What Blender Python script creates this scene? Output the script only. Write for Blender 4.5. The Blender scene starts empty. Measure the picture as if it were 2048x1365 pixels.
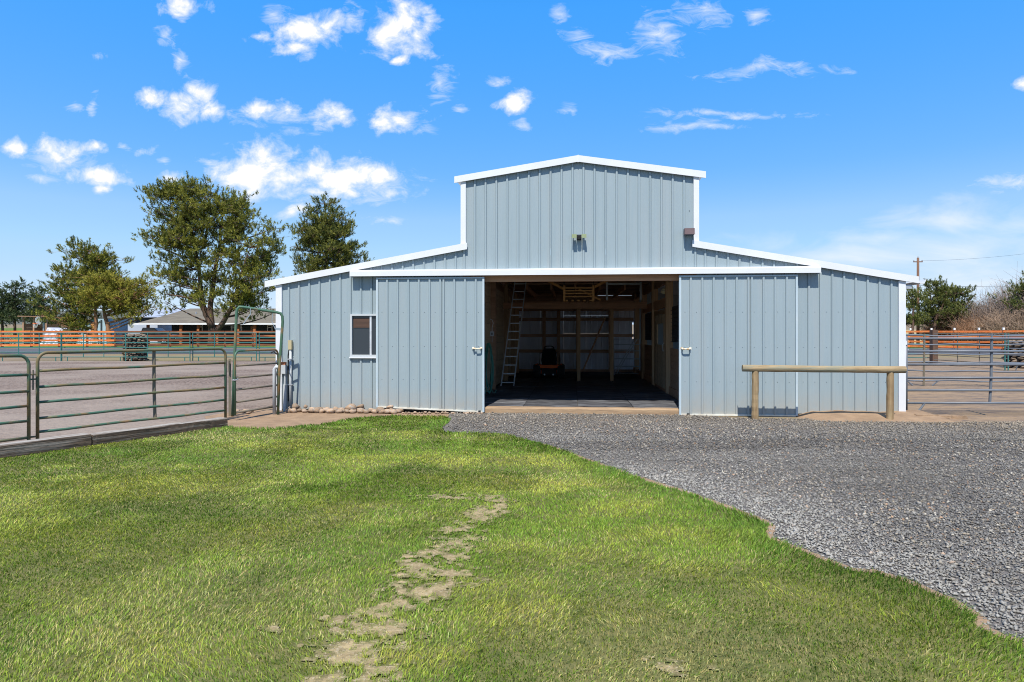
import bpy, math, random
import numpy as np
from mathutils import Vector, Matrix

random.seed(7)
rng = np.random.default_rng(11)
scene = bpy.context.scene
COL = scene.collection

# ------------------------------------------------------------------ camera, light
F, CX, HY, CAMZ = 1350.0, 1024.0, 668.0, 1.66      # focal length, centre and horizon in photo pixels
cam = bpy.data.cameras.new("camera")
cam.sensor_fit = 'HORIZONTAL'
cam.sensor_width = 36.0
cam.lens = 36.0 * F / 2048.0
cam.shift_y = -(682.5 - HY) / 2048.0
cam.clip_start, cam.clip_end = 0.05, 12000
camo = bpy.data.objects.new("camera", cam)
COL.objects.link(camo)
camo.location = (0, 0, CAMZ)
camo.rotation_euler = (math.radians(90), 0, 0)
scene.camera = camo

SUN_EL, SUN_AZ = math.radians(57), math.radians(10)  # light travels along +Y, ten degrees towards +X
sun = bpy.data.lights.new("sun", 'SUN')
sun.energy, sun.angle, sun.color = 3.9, math.radians(0.53), (1.0, 0.955, 0.88)
suno = bpy.data.objects.new("sun", sun)
COL.objects.link(suno)
sd = Vector((math.sin(SUN_AZ) * math.cos(SUN_EL), math.cos(SUN_AZ) * math.cos(SUN_EL), -math.sin(SUN_EL)))
suno.rotation_euler = sd.to_track_quat('-Z', 'Y').to_euler()
suno.location = (-5, -20, 40)

scene.view_settings.view_transform = 'Standard'
scene.view_settings.look = 'None'
scene.view_settings.gamma = 1.0
scene.view_settings.exposure = 0.85
scene.view_settings.use_curve_mapping = False
scene.render.engine = 'CYCLES'
scene.cycles.use_denoising = True
scene.cycles.denoiser = 'OPENIMAGEDENOISE'
scene.cycles.denoising_input_passes = 'RGB_ALBEDO_NORMAL'
scene.cycles.denoising_prefilter = 'NONE'
scene.cycles.filter_width = 1.05
scene.cycles.max_bounces = 10
scene.cycles.diffuse_bounces = 7
scene.cycles.sample_clamp_indirect = 6.0

world = bpy.data.worlds.new("World")
scene.world = world
world.use_nodes = True
wt = world.node_tree
wt.nodes.clear()


def wn(kind, **kw):
    n = wt.nodes.new(kind)
    for k, v in kw.items():
        setattr(n, k, v)
    return n


def wmath(op, a, b=None, clamp=False):
    n = wn('ShaderNodeMath', operation=op, use_clamp=clamp)
    for i, s in enumerate((a, b)):
        if s is None:
            continue
        if isinstance(s, (int, float)):
            n.inputs[i].default_value = s
        else:
            wt.links.new(s, n.inputs[i])
    return n.outputs[0]


def wvec(op, a, b):
    n = wn('ShaderNodeVectorMath', operation=op)
    for i, s in enumerate((a, b)):
        if s is None:
            continue
        if isinstance(s, tuple):
            n.inputs[i].default_value = s
        else:
            wt.links.new(s, n.inputs[i])
    return n.outputs['Value'] if op in ('LENGTH', 'DOT_PRODUCT') else n.outputs[0]


def build_sky():
    L = wt.links
    out = wn('ShaderNodeOutputWorld')
    bg = wn('ShaderNodeBackground')
    bg.inputs['Strength'].default_value = 0.14
    sky = wn('ShaderNodeTexSky', sky_type='NISHITA')
    sky.sun_disc = False
    sky.sun_elevation = SUN_EL
    sky.sun_rotation = math.pi + SUN_AZ
    sky.altitude = 900
    sky.air_density, sky.dust_density, sky.ozone_density = 1.0, 0.35, 2.2
    # grade of the sky: keep its hue, deepen it towards the zenith, hold the horizon below clipping
    sh = wn('ShaderNodeSeparateColor', mode='HSV')
    L.new(sky.outputs[0], sh.inputs[0])
    cr = wn('ShaderNodeValToRGB')
    stops = ((0.0, 0.30), (0.185, 0.38), (0.474, 0.55), (0.57, 0.66), (0.62, 0.82), (0.68, 0.94), (1.0, 0.95))
    while len(cr.color_ramp.elements) < len(stops):
        cr.color_ramp.elements.new(0.5)
    for e, (p_, v_) in zip(cr.color_ramp.elements, stops):
        e.position = p_; e.color = (v_, v_, v_, 1)
    L.new(sh.outputs[1], cr.inputs[0])
    hs = wn('ShaderNodeCombineColor', mode='HSV')
    L.new(wmath('MAXIMUM', sh.outputs[0], 0.586), hs.inputs[0])
    L.new(cr.outputs[0], hs.inputs[1])
    L.new(wmath('MINIMUM', wmath('MULTIPLY', sh.outputs[2], 1.2), 4.0), hs.inputs[2])
    tc = wn('ShaderNodeTexCoord')
    d = tc.outputs['Generated']
    sep = wn('ShaderNodeSeparateXYZ')
    L.new(d, sep.inputs[0])
    dy = wmath('MAXIMUM', sep.outputs[1], 0.05)
    front = wmath('GREATER_THAN', sep.outputs[1], 0.3)
    px = wmath('DIVIDE', sep.outputs[0], dy)
    pz = wmath('DIVIDE', sep.outputs[2], dy)
    comb = wn('ShaderNodeCombineXYZ')
    L.new(px, comb.inputs[0]); L.new(pz, comb.inputs[1])
    p = comb.outputs[0]

    def noise(scale, detail, rough, vec, stretch=None, dist=0.0):
        if stretch:
            vec = wvec('MULTIPLY', vec, stretch)
        n = wn('ShaderNodeTexNoise')
        n.inputs['Scale'].default_value = scale
        n.inputs['Detail'].default_value = detail
        n.inputs['Roughness'].default_value = rough
        n.inputs['Distortion'].default_value = dist
        L.new(vec, n.inputs['Vector'])
        return n
    warp = noise(9.0, 3, 0.55, p)
    w2 = wvec('SUBTRACT', warp.outputs['Color'], (0.5, 0.5, 0.5))
    w3 = wvec('MULTIPLY', w2, (0.075, 0.05, 0.0))
    pw = wvec('ADD', p, w3)
    puffy = [(360, 4, 46, 26), (612, 62, 66, 46), (512, 68, 36, 16), (585, 95, 40, 20), (798, 55, 66, 56), (848, 38, 32, 36),
             (380, 205, 46, 40), (405, 175, 30, 28), (298, 192, 44, 20), (425, 215, 24, 22), (520, 225, 58, 20), (575, 232, 40, 16),
             (668, 228, 42, 24), (795, 230, 54, 32), (505, 348, 100, 44), (560, 340, 72, 46), (530, 315, 62, 36), (470, 358, 60, 28),
             (670, 352, 80, 46), (735, 354, 60, 34), (650, 385, 110, 24), (780, 385, 38, 18), (590, 425, 40, 16), (195, 352, 56, 22),
             (112, 306, 46, 30), (26, 300, 24, 24), (185, 293, 26, 12), (340, 352, 44, 14), (1030, 202, 38, 22), (815, 118, 18, 12),
             (2038, 176, 22, 16), (205, 380, 24, 12)]
    wispy = [(285, 290, 26, 9), (320, 318, 18, 8), (145, 212, 18, 12), (372, 112, 20, 24), (193, 106, 14, 12), (545, 28, 34, 20), (702, 38, 26, 24),
             (882, 165, 22, 44), (918, 205, 22, 10), (1000, 160, 20, 14), (1048, 247, 24, 16), (1128, 213, 18, 12), (180, 205, 9, 24), (330, 65, 22, 22),
             (1318, 68, 40, 44), (1410, 18, 66, 34), (1150, 75, 40, 22), (1215, 102, 70, 20), (1520, 140, 150, 15), (1400, 255, 110, 10),
             (1450, 228, 160, 10), (1525, 30, 30, 22), (1120, 30, 22, 24), (2015, 358, 80, 18), (780, 448, 30, 12), (240, 285, 14, 8),
             (90, 360, 40, 12), (860, 262, 26, 10), (740, 405, 60, 20), (850, 90, 18, 14), (560, 240, 80, 22), (730, 375, 120, 40), (120, 320, 90, 34)]
    veil = [(1950, 490, 260, 52), (1760, 475, 120, 22), (2040, 450, 130, 30), (1700, 520, 220, 40), (1990, 560, 300, 50), (1900, 440, 200, 40), (1250, 490, 130, 14)]

    def blobs(lst, vec):
        acc = None
        for (cx, cy, rx, ry) in lst:
            a = wvec('SUBTRACT', vec, ((cx - CX) / F, (HY - cy) / F, 0.0))
            b = wvec('MULTIPLY', a, (F / rx, F / ry, 0.0))
            ln = wvec('LENGTH', b, None)
            acc = ln if acc is None else wmath('MINIMUM', acc, ln)
        return wmath('SUBTRACT', 1.25, acc)
    fb = noise(22.0, 6, 0.62, p, (1.0, 1.25, 1.0), 0.3)
    fbc = wmath('SUBTRACT', fb.outputs['Fac'], 0.5)
    v1 = wmath('ADD', blobs(puffy, pw), wmath('MULTIPLY', fbc, 3.6))
    v1 = wmath('POWER', wmath('MULTIPLY', wmath('SUBTRACT', v1, 0.10), 1.0, clamp=True), 1.15)
    fb2 = noise(26.0, 7, 0.68, p, (0.8, 1.9, 1.0), 0.9)
    fbc2 = wmath('SUBTRACT', fb2.outputs['Fac'], 0.5)
    v2 = wmath('ADD', blobs(wispy, pw), wmath('MULTIPLY', fbc2, 4.0))
    v2 = wmath('MULTIPLY', wmath('SUBTRACT', v2, 0.25), 0.46, clamp=True)
    fb3 = noise(11.0, 6, 0.6, p, (0.5, 1.8, 1.0), 0.6)
    fbc3 = wmath('SUBTRACT', fb3.outputs['Fac'], 0.5)
    v3 = wmath('ADD', blobs(veil, pw), wmath('MULTIPLY', fbc3, 3.4))
    v3 = wmath('MULTIPLY', wmath('SUBTRACT', v3, 0.0), 0.40, clamp=True)
    vf = wmath('MULTIPLY', wmath('MAXIMUM', v1, wmath('MAXIMUM', v2, v3)), front)
    # the sky that is not in view goes on with the same kind of scattered small cumulus
    gen = noise(5.5, 6, 0.6, d, (1.0, 1.0, 1.9), 0.2)
    g = wmath('MULTIPLY', wmath('SUBTRACT', gen.outputs['Fac'], 0.60), 7.0, clamp=True)
    up = wmath('MULTIPLY', wmath('SUBTRACT', sep.outputs[2], 0.02), 12.0, clamp=True)
    inv = wmath('SUBTRACT', 1.0, front)
    vb = wmath('MULTIPLY', wmath('MULTIPLY', g, up), inv)
    cl = wmath('ADD', vf, vb, clamp=True)
    mix = wn('ShaderNodeMix', data_type='RGBA')
    L.new(cl, mix.inputs[0])
    L.new(hs.outputs[0], mix.inputs[6])
    cc = wn('ShaderNodeMix', data_type='RGBA')
    L.new(cl, cc.inputs[0])
    cc.inputs[6].default_value = (3.3, 3.6, 4.1, 1); cc.inputs[7].default_value = (4.15, 4.15, 4.15, 1)
    L.new(cc.outputs[2], mix.inputs[7])
    L.new(mix.outputs[2], bg.inputs['Color'])
    L.new(bg.outputs[0], out.inputs['Surface'])


build_sky()

# ------------------------------------------------------------------ helpers


def at(x, y, Y):
    """world point that the photo shows at pixel x, y when it stands Y metres away"""
    return Vector(((x - CX) / F * Y, Y, CAMZ + (HY - y) / F * Y))


def gz(Y):
    """height of the terrain: level round the barn, rising gently beyond the arena"""
    def ss(a, b, t):
        t = min(1, max(0, (t - a) / (b - a)))
        return t * t * (3 - 2 * t)
    return 0.5 * ss(42.5, 56, Y) + max(0, min(Y, 420) - 90) * 0.021


def G(x, y):
    Y = F * CAMZ / (y - HY)
    return Vector(((x - CX) / F * Y, Y, 0))


def ground_at(x, Y):
    return Vector(((x - CX) / F * Y, Y, gz(Y)))


def vnoise(x, y, seed=0):
    x = np.asarray(x, float); y = np.asarray(y, float)
    xi, yi = np.floor(x).astype(np.int64), np.floor(y).astype(np.int64)
    fx, fy = x - xi, y - yi
    fx, fy = fx * fx * (3 - 2 * fx), fy * fy * (3 - 2 * fy)

    def h(a, b):
        n = (a * 374761393 + b * 668265263 + seed * 974634777) & 0x7fffffff
        n = ((n ^ (n >> 13)) * 1274126177) & 0x7fffffff
        return ((n ^ (n >> 16)) & 0xffff) / 65535.0
    return (h(xi, yi) * (1 - fx) + h(xi + 1, yi) * fx) * (1 - fy) + (h(xi, yi + 1) * (1 - fx) + h(xi + 1, yi + 1) * fx) * fy


def fbm(x, y, seed=0, o=4):
    s, a, t = 0, 0.5, 0
    for i in range(o):
        s = s + a * vnoise(x * 2 ** i, y * 2 ** i, seed + i); t += a; a *= 0.5
    return s / t


def mat(name, col, rough=0.7, metal=0.0, col2=None, scale=4.0, stretch=(1, 1, 1), bump=0.0, bscale=60.0, spec=0.3, lo=0.35, hi=0.65,
        col3=None, scale3=1.2, lo3=0.5, hi3=0.7, vcol=None, transl=0.0, bstretch=None, world=False, rand=0.0):
    m = bpy.data.materials.new(name)
    m.use_nodes = True
    t = m.node_tree
    bs = t.nodes['Principled BSDF']
    bs.inputs['Roughness'].default_value = rough
    bs.inputs['Metallic'].default_value = metal
    bs.inputs['Specular IOR Level'].default_value = spec
    c4 = lambda c: (c[0], c[1], c[2], 1)
    oi = t.nodes.new('ShaderNodeObjectInfo')
    if world:
        geo = t.nodes.new('ShaderNodeNewGeometry'); base = geo.outputs['Position']
    else:
        tc = t.nodes.new('ShaderNodeTexCoord')
        ad = t.nodes.new('ShaderNodeVectorMath'); ad.operation = 'ADD'
        sc = t.nodes.new('ShaderNodeVectorMath'); sc.operation = 'SCALE'
        sc.inputs[0].default_value = (37.1, 21.7, 53.3)
        t.links.new(oi.outputs['Random'], sc.inputs['Scale'])
        t.links.new(tc.outputs['Object'], ad.inputs[0]); t.links.new(sc.outputs[0], ad.inputs[1])
        base = ad.outputs[0]

    def noise(scale, stretch, detail=5, rough_=0.6):
        v = t.nodes.new('ShaderNodeVectorMath'); v.operation = 'MULTIPLY'
        v.inputs[1].default_value = stretch
        t.links.new(base, v.inputs[0])
        n = t.nodes.new('ShaderNodeTexNoise')
        n.inputs['Scale'].default_value = scale; n.inputs['Detail'].default_value = detail; n.inputs['Roughness'].default_value = rough_
        t.links.new(v.outputs[0], n.inputs['Vector'])
        return n.outputs['Fac']

    def ramp(f, a, b):
        r = t.nodes.new('ShaderNodeMapRange'); r.clamp = True
        r.inputs['From Min'].default_value = a; r.inputs['From Max'].default_value = b
        t.links.new(f, r.inputs['Value'])
        return r.outputs[0]

    def mixc(f, a, b):
        x = t.nodes.new('ShaderNodeMix'); x.data_type = 'RGBA'
        t.links.new(f, x.inputs[0])
        for i, s in ((6, a), (7, b)):
            if isinstance(s, tuple):
                x.inputs[i].default_value = c4(s)
            else:
                t.links.new(s, x.inputs[i])
        return x.outputs[2]
    c = None
    if vcol:
        a = t.nodes.new('ShaderNodeAttribute'); a.attribute_name = vcol
        c = a.outputs['Color']
    elif col2 is not None:
        c = mixc(ramp(noise(scale, stretch), lo, hi), tuple(col), tuple(col2))
    if col3 is not None:
        c = mixc(ramp(noise(scale3, stretch), lo3, hi3), c if c is not None else tuple(col), tuple(col3))
    if rand > 0:
        hsv = t.nodes.new('ShaderNodeHueSaturation')
        r = t.nodes.new('ShaderNodeMapRange')
        r.inputs['To Min'].default_value = 1 - rand; r.inputs['To Max'].default_value = 1 + rand
        t.links.new(oi.outputs['Random'], r.inputs['Value'])
        t.links.new(r.outputs[0], hsv.inputs['Value'])
        if c is None:
            hsv.inputs['Color'].default_value = c4(col)
        else:
            t.links.new(c, hsv.inputs['Color'])
        c = hsv.outputs[0]
    if c is None:
        bs.inputs['Base Color'].default_value = c4(col)
    else:
        t.links.new(c, bs.inputs['Base Color'])
    if bump > 0:
        b = t.nodes.new('ShaderNodeBump')
        b.inputs['Strength'].default_value = 1.0; b.inputs['Distance'].default_value = bump
        t.links.new(noise(bscale, bstretch or stretch, 4), b.inputs['Height'])
        t.links.new(b.outputs[0], bs.inputs['Normal'])
    if transl > 0:
        tr = t.nodes.new('ShaderNodeBsdfTranslucent')
        if c is None:
            tr.inputs[0].default_value = c4(col)
        else:
            t.links.new(c, tr.inputs[0])
        mx = t.nodes.new('ShaderNodeMixShader'); mx.inputs[0].default_value = transl
        t.links.new(bs.outputs[0], mx.inputs[1]); t.links.new(tr.outputs[0], mx.inputs[2])
        t.links.new(mx.outputs[0], t.nodes['Material Output'].inputs['Surface'])
    return m


class MB:
    def __init__(s):
        s.v, s.f = [], []

    def poly(s, pts, faces):
        o = len(s.v)
        s.v += [tuple(p) for p in pts]
        s.f += [tuple(i + o for i in f) for f in faces]
        return s

    def box(s, a, b):
        x0, y0, z0 = a; x1, y1, z1 = b
        return s.poly([(x0, y0, z0), (x1, y0, z0), (x1, y1, z0), (x0, y1, z0), (x0, y0, z1), (x1, y0, z1), (x1, y1, z1), (x0, y1, z1)],
                      [(0, 3, 2, 1), (4, 5, 6, 7), (0, 1, 5, 4), (1, 2, 6, 5), (2, 3, 7, 6), (3, 0, 4, 7)])

    def beam(s, p0, p1, w, h, up=(0, 0, 1)):
        p0, p1 = Vector(p0), Vector(p1)
        d = (p1 - p0).normalized(); up = Vector(up)
        if abs(d.dot(up)) > 0.98:
            up = Vector((0, 1, 0))
        sx = d.cross(up).normalized() * (w / 2); uz = sx.cross(d).normalized() * (h / 2)
        pts = []
        for p in (p0, p1):
            pts += [p - sx - uz, p + sx - uz, p + sx + uz, p - sx + uz]
        return s.poly(pts, [(0, 1, 2, 3), (7, 6, 5, 4), (0, 4, 5, 1), (1, 5, 6, 2), (2, 6, 7, 3), (3, 7, 4, 0)])

    def tube(s, pts, r, n=8, caps=True, closed=False):
        pts = [Vector(p) for p in pts]
        m = len(pts)
        rs = r if isinstance(r, (list, tuple)) else [r] * m
        ref = None; rings = []
        for i, p in enumerate(pts):
            if closed:
                d = pts[(i + 1) % m] - pts[i - 1]
            else:
                d = pts[min(i + 1, m - 1)] - pts[max(i - 1, 0)]
            d.normalize()
            if ref is None:
                ref = Vector((0, 0, 1)) if abs(d.z) < 0.9 else Vector((1, 0, 0))
            a = (ref - d * ref.dot(d)).normalized(); ref = a
            b = d.cross(a)
            rings.append([p + (a * math.cos(k * 2 * math.pi / n) + b * math.sin(k * 2 * math.pi / n)) * rs[i] for k in range(n)])
        V = [q for ring in rings for q in ring]; Fc = []
        for i in range(m if closed else m - 1):
            j = (i + 1) % m
            for k in range(n):
                k2 = (k + 1) % n
                Fc.append((i * n + k, i * n + k2, j * n + k2, j * n + k))
        if caps and not closed:
            Fc.append(tuple(range(n - 1, -1, -1))); Fc.append(tuple((m - 1) * n + k for k in range(n)))
        return s.poly(V, Fc)

    def prism(s, poly, y0, y1):
        """a polygon of (x, z) extruded from y0 to y1"""
        n = len(poly)
        V = [(x, y0, z) for x, z in poly] + [(x, y1, z) for x, z in poly]
        Fc = [tuple(range(n)), tuple(range(2 * n - 1, n - 1, -1))]
        for i in range(n):
            j = (i + 1) % n
            Fc.append((i, i + n, j + n, j))
        return s.poly(V, Fc)

    def mesh(s, name, m, smooth=False):
        me = bpy.data.meshes.new(name)
        me.from_pydata(s.v, [], s.f)
        import bmesh
        bm = bmesh.new(); bm.from_mesh(me)
        bmesh.ops.recalc_face_normals(bm, faces=bm.faces)
        bm.to_mesh(me); bm.free()
        if smooth:
            me.polygons.foreach_set('use_smooth', [True] * len(me.polygons))
        if m:
            me.materials.append(m)
        return me

    def build(s, name, m, parent=None, smooth=False, **props):
        return link(name, s.mesh(name, m, smooth), parent, **props)


def link(name, me, parent=None, loc=None, rot=None, scale=None, **props):
    o = bpy.data.objects.new(name, me)
    COL.objects.link(o)
    if parent:
        o.parent = parent
    if loc is not None:
        o.location = loc
    if rot is not None:
        o.rotation_euler = rot
    if scale is not None:
        o.scale = scale
    for k, v in props.items():
        o[k] = v
    return o


def thing(name, label, cat, loc=(0, 0, 0), rz=0.0, group=None):
    o = link(name, None, None, loc, (0, 0, rz), label=label, category=cat)
    if group:
        o['group'] = group
    return o


def tag(o, label, cat, group=None):
    o['label'] = label; o['category'] = cat
    if group:
        o['group'] = group
    return o


def dup(root, loc=None, rz=None, label=None):
    r = root.copy(); COL.objects.link(r)
    if loc is not None:
        r.location = loc
    if rz is not None:
        r.rotation_euler = (0, 0, rz)
    if label:
        r['label'] = label
    for ch in list(root.children):
        c = ch.copy(); COL.objects.link(c); c.parent = r
        for g in ch.children:
            d = g.copy(); COL.objects.link(d); d.parent = c
    return r


def np_mesh(name, verts, tris, m, cols=None):
    me = bpy.data.meshes.new(name)
    nv, nt = len(verts), len(tris)
    me.vertices.add(nv); me.vertices.foreach_set('co', verts.astype(np.float32).ravel())
    me.loops.add(nt * 3); me.loops.foreach_set('vertex_index', tris.astype(np.int32).ravel())
    me.polygons.add(nt)
    me.polygons.foreach_set('loop_start', np.arange(0, nt * 3, 3, dtype=np.int32))
    me.polygons.foreach_set('loop_total', np.full(nt, 3, dtype=np.int32))
    if cols is not None:
        a = me.attributes.new('tint', 'FLOAT_COLOR', 'POINT')
        c = np.ones((nv, 4), np.float32); c[:, :3] = cols
        a.data.foreach_set('color', c.ravel())
    me.materials.append(m)
    me.update(calc_edges=True)
    return me


def in_poly(px, py, poly):
    inside = np.zeros(len(px), bool)
    n = len(poly); j = n - 1
    for i in range(n):
        xi, yi = poly[i]; xj, yj = poly[j]
        c = ((yi > py) != (yj > py)) & (px < (xj - xi) * (py - yi) / (yj - yi + 1e-12) + xi)
        inside ^= c
        j = i
    return inside


def dist_poly(px, py, line):
    best = np.full(len(px), 1e9)
    for (x0, y0), (x1, y1) in zip(line[:-1], line[1:]):
        dx, dy = x1 - x0, y1 - y0
        t = np.clip(((px - x0) * dx + (py - y0) * dy) / (dx * dx + dy * dy + 1e-12), 0, 1)
        best = np.minimum(best, np.hypot(px - x0 - t * dx, py - y0 - t * dy))
    return best


def sheet(name, outline, z, m, step=None, **props):
    """a flat ground sheet from an outline of (x, y)"""
    import bmesh
    bm = bmesh.new()
    vs = [bm.verts.new((x, y, z)) for x, y in outline]
    f = bm.faces.new(vs)
    bmesh.ops.triangulate(bm, faces=[f])
    bmesh.ops.recalc_face_normals(bm, faces=bm.faces)
    me = bpy.data.meshes.new(name)
    bm.to_mesh(me); bm.free()
    if me.polygons[0].normal.z < 0:
        me.flip_normals()
    me.materials.append(m)
    return link(name, me, **props)


def smooth_line(pts, k=6, wob=0.0, seed=0):
    """Catmull-Rom through the points, with a little wobble"""
    out = []
    P = [pts[0]] + list(pts) + [pts[-1]]
    r = random.Random(seed)
    for i in range(1, len(P) - 2):
        p0, p1, p2, p3 = [np.array(P[i + j]) for j in (-1, 0, 1, 2)]
        for t in np.linspace(0, 1, k, endpoint=False):
            q = 0.5 * ((2 * p1) + (-p0 + p2) * t + (2 * p0 - 5 * p1 + 4 * p2 - p3) * t * t + (-p0 + 3 * p1 - 3 * p2 + p3) * t ** 3)
            out.append((q[0] + r.uniform(-wob, wob), q[1] + r.uniform(-wob, wob)))
    out.append(tuple(pts[-1]))
    return out


# ------------------------------------------------------------------ ground
m_ground = mat('dry_ground', (0.225, 0.165, 0.108), 0.95, col2=(0.17, 0.13, 0.09), scale=0.35, col3=(0.20, 0.16, 0.085), scale3=0.06, lo3=0.45, hi3=0.6,
               bump=0.02, bscale=9, spec=0.1, world=True)
m_arena = mat('arena_footing', (0.228, 0.172, 0.138), 0.95, col2=(0.096, 0.071, 0.057), scale=17, stretch=(0.6, 0.8, 1), lo=.45, hi=.58, col3=(0.25, 0.20, 0.16), scale3=0.25,
              lo3=0.42, hi3=0.6, bump=0.06, bscale=11.0, spec=0.1, world=True)
m_dirt = mat('sandy_dirt', (0.295, 0.20, 0.125), 0.95, col2=(0.215, 0.145, 0.092), scale=3.0, bump=0.02, bscale=14, spec=0.1, world=True)
m_yard = mat('yard_dirt', (0.205, 0.152, 0.11), 0.95, col2=(0.29, 0.20, 0.12), scale=0.6, stretch=(0.5, 1.5, 1), col3=(0.125, 0.10, 0.085), scale3=3.2, lo3=0.5, hi3=0.65,
             bump=0.05, bscale=10, spec=0.1, world=True)
m_gravel = mat('gravel_bed', (0.165, 0.15, 0.135), 0.9, col2=(0.08, 0.075, 0.07), scale=42, col3=(0.29, 0.25, 0.20), scale3=55, lo3=0.52, hi3=0.62, bump=0.03, bscale=45,
               spec=0.2, world=True)
m_soil = mat('lawn_thatch', (0.105, 0.112, 0.034), 0.95, col2=(0.155, 0.14, 0.055), scale=3.5, col3=(0.07, 0.085, 0.024), scale3=9, bump=0.015, bscale=30, spec=0.1, world=True)
m_road = mat('asphalt', (0.075, 0.078, 0.085), 0.85, col2=(0.095, 0.095, 0.10), scale=1.2, spec=0.2, world=True)
m_turf = mat('far_turf', (0.075, 0.13, 0.025), 0.9, col2=(0.12, 0.16, 0.035), scale=0.5, bump=0.03, bscale=8, spec=0.1, world=True)
m_dry = mat('dry_grass', (0.42, 0.33, 0.16), 0.95, col2=(0.30, 0.25, 0.12), scale=0.25, bump=0.05, bscale=4, spec=0.1, world=True)


def terrain():
    ys = list(np.arange(-12, 40, 8)) + list(np.arange(40, 60, 1.5)) + [62, 66, 70, 76, 82, 90, 100, 120, 150, 200, 260, 340, 420, 600, 900, 1500, 3000, 6000]
    xs = [-6000, -2500, -1000, -500, -250, -150, -100, -70, -50, -30, -15, 0, 15, 30, 50, 70, 100, 150, 250, 500, 1000, 2500, 6000]
    mb = MB()
    V = [(x, y, gz(y) - 0.016) for y in ys for x in xs]
    n = len(xs)
    Fc = [(j * n + i, j * n + i + 1, (j + 1) * n + i + 1, (j + 1) * n + i) for j in range(len(ys) - 1) for i in range(n - 1)]
    mb.poly(V, Fc)
    return mb.build('ground', m_ground, smooth=True, kind='structure')


terrain()


def strip(name, rows, m, dz, **props):
    """ground sheet following the terrain: rows of (Y, x_left, x_right)"""
    mb = MB(); V = []; Fc = []
    n = 14
    for (Y, a, b) in rows:
        for i in range(n + 1):
            V.append((a + (b - a) * i / n, Y, gz(Y) + dz))
    for j in range(len(rows) - 1):
        for i in range(n):
            k = j * (n + 1) + i
            Fc.append((k, k + 1, k + n + 2, k + n + 1))
    return mb.poly(V, Fc).build(name, m, smooth=True, kind='structure', **props)


strip('arena_footing', [(8.0, -40, -6.9), (11.6, -45, -5.8), (14.0, -46, -5.6), (20, -50, -5.6), (30, -55, -5.6), (41.2, -60, -5.6)], m_arena, -0.010)
strip('yard_ground', [(12.6, 8.2, 45), (16, 8.2, 50), (24, 8.2, 55), (34, 8.2, 60), (42, 8.2, 70)], m_yard, -0.010)
yr = [(48.6 + i * 0.9, -130, 130) for i in range(7)]
strip('road', yr, m_road, 0.012)
strip('house_lawn', [(56, -90, 4), (58, -90, 4), (62, -90, 4), (68, -90, 4), (74, -90, 4)], m_turf, 0.02)
strip('verge', [(56, 20, 95), (60, 20, 95), (66, 20, 95)], m_turf, 0.02)
strip('dry_field', [(72, 28, 160), (90, 28, 200), (130, 30, 260), (200, 40, 300)], m_dry, 0.03)
strip('pasture', [(92, -190, -42), (120, -240, -50), (170, -300, -60), (240, -380, -80)], m_turf, 0.03)

# lawn, gravel drive and bare dirt by the barn
edge_top = [G(x, y).xy[:] for x, y in ((455, 854), (520, 858), (565, 857), (640, 849), (700, 839), (742, 834), (820, 833), (896, 834))]
edge_drive = [G(x, y).xy[:] for x, y in ((896, 834), (900, 842), (884, 857), (905, 866), (985, 867), (1040, 876), (1120, 900), (1200, 930), (1290, 961), (1400, 996),
                                          (1500, 1034), (1530, 1050), (1536, 1076), (1600, 1102), (1690, 1138), (1770, 1152), (1850, 1182), (1930, 1222), (2048, 1288))]
last = edge_drive[-1]
edge_drive += [(4.0, 3.0), (4.6, 2.2), (5.2, 1.2)]
eD = smooth_line(edge_drive, 7, 0.012, 3)
eT = smooth_line(edge_top, 6, 0.012, 4)
tim0, tim1 = G(0, 918), G(455, 854)
tdir = (tim1 - tim0).normalized()
timfar = tim0 - tdir * 5.0
lawn_poly = [timfar.xy[:]] + eT + eD[1:] + [(5.2, -1.0), (-13.0, -1.0)]
sheet('lawn', lawn_poly, 0.0, m_soil, kind='structure')
drive_poly = eD[:-1] + [(12.0, 2.2), (16.0, 8.0), (17, 12.9), (8.6, 12.75), (6.6, 13.1), (4.6, 13.3), (3.5, 13.80), (1.0, 14.04), (-0.4, 14.15), (-1.3, 14.1)]
sheet('gravel_drive', drive_poly, -0.004, m_gravel, kind='structure')
nrm = []
es = [p for p in eD if p[0] > 0.4 and p[1] > 1.5]
strip_o = []
for i, p in enumerate(es):
    a_, b_ = es[max(i - 1, 0)], es[min(i + 1, len(es) - 1)]
    dx, dy = b_[0] - a_[0], b_[1] - a_[1]
    l_ = math.hypot(dx, dy) + 1e-6
    w_ = 0.035 + 0.035 * float(fbm(p[0] * 2, p[1] * 2, 97)) * 2 * min(1, i / 20)
    strip_o.append((p[0] - dy / l_ * w_, p[1] + dx / l_ * w_))
mbx = MB(); V_ = []
for p, q in zip(es, strip_o):
    V_ += [(p[0], p[1], 0.002), (q[0], q[1], 0.002)]
mbx.poly(V_, [(2 * i, 2 * i + 2, 2 * i + 3, 2 * i + 1) for i in range(len(es) - 1)]).build('edge_soil', m_dirt, kind='structure')
dirt_poly = [(-5.5, 12.3)] + [p for p in eT[1:]] + [(-1.3, 14.1), (-1.6, 14.36), (-5.0, 14.62), (-5.85, 14.9), (-6.2, 13.6)]
sheet('dirt_apron', dirt_poly, -0.006, m_dirt, kind='structure')

# grass blades
m_grass = mat('grass_blade', (0.1, 0.15, 0.03), 0.6, vcol='tint', transl=0.34, spec=0.25)


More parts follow.
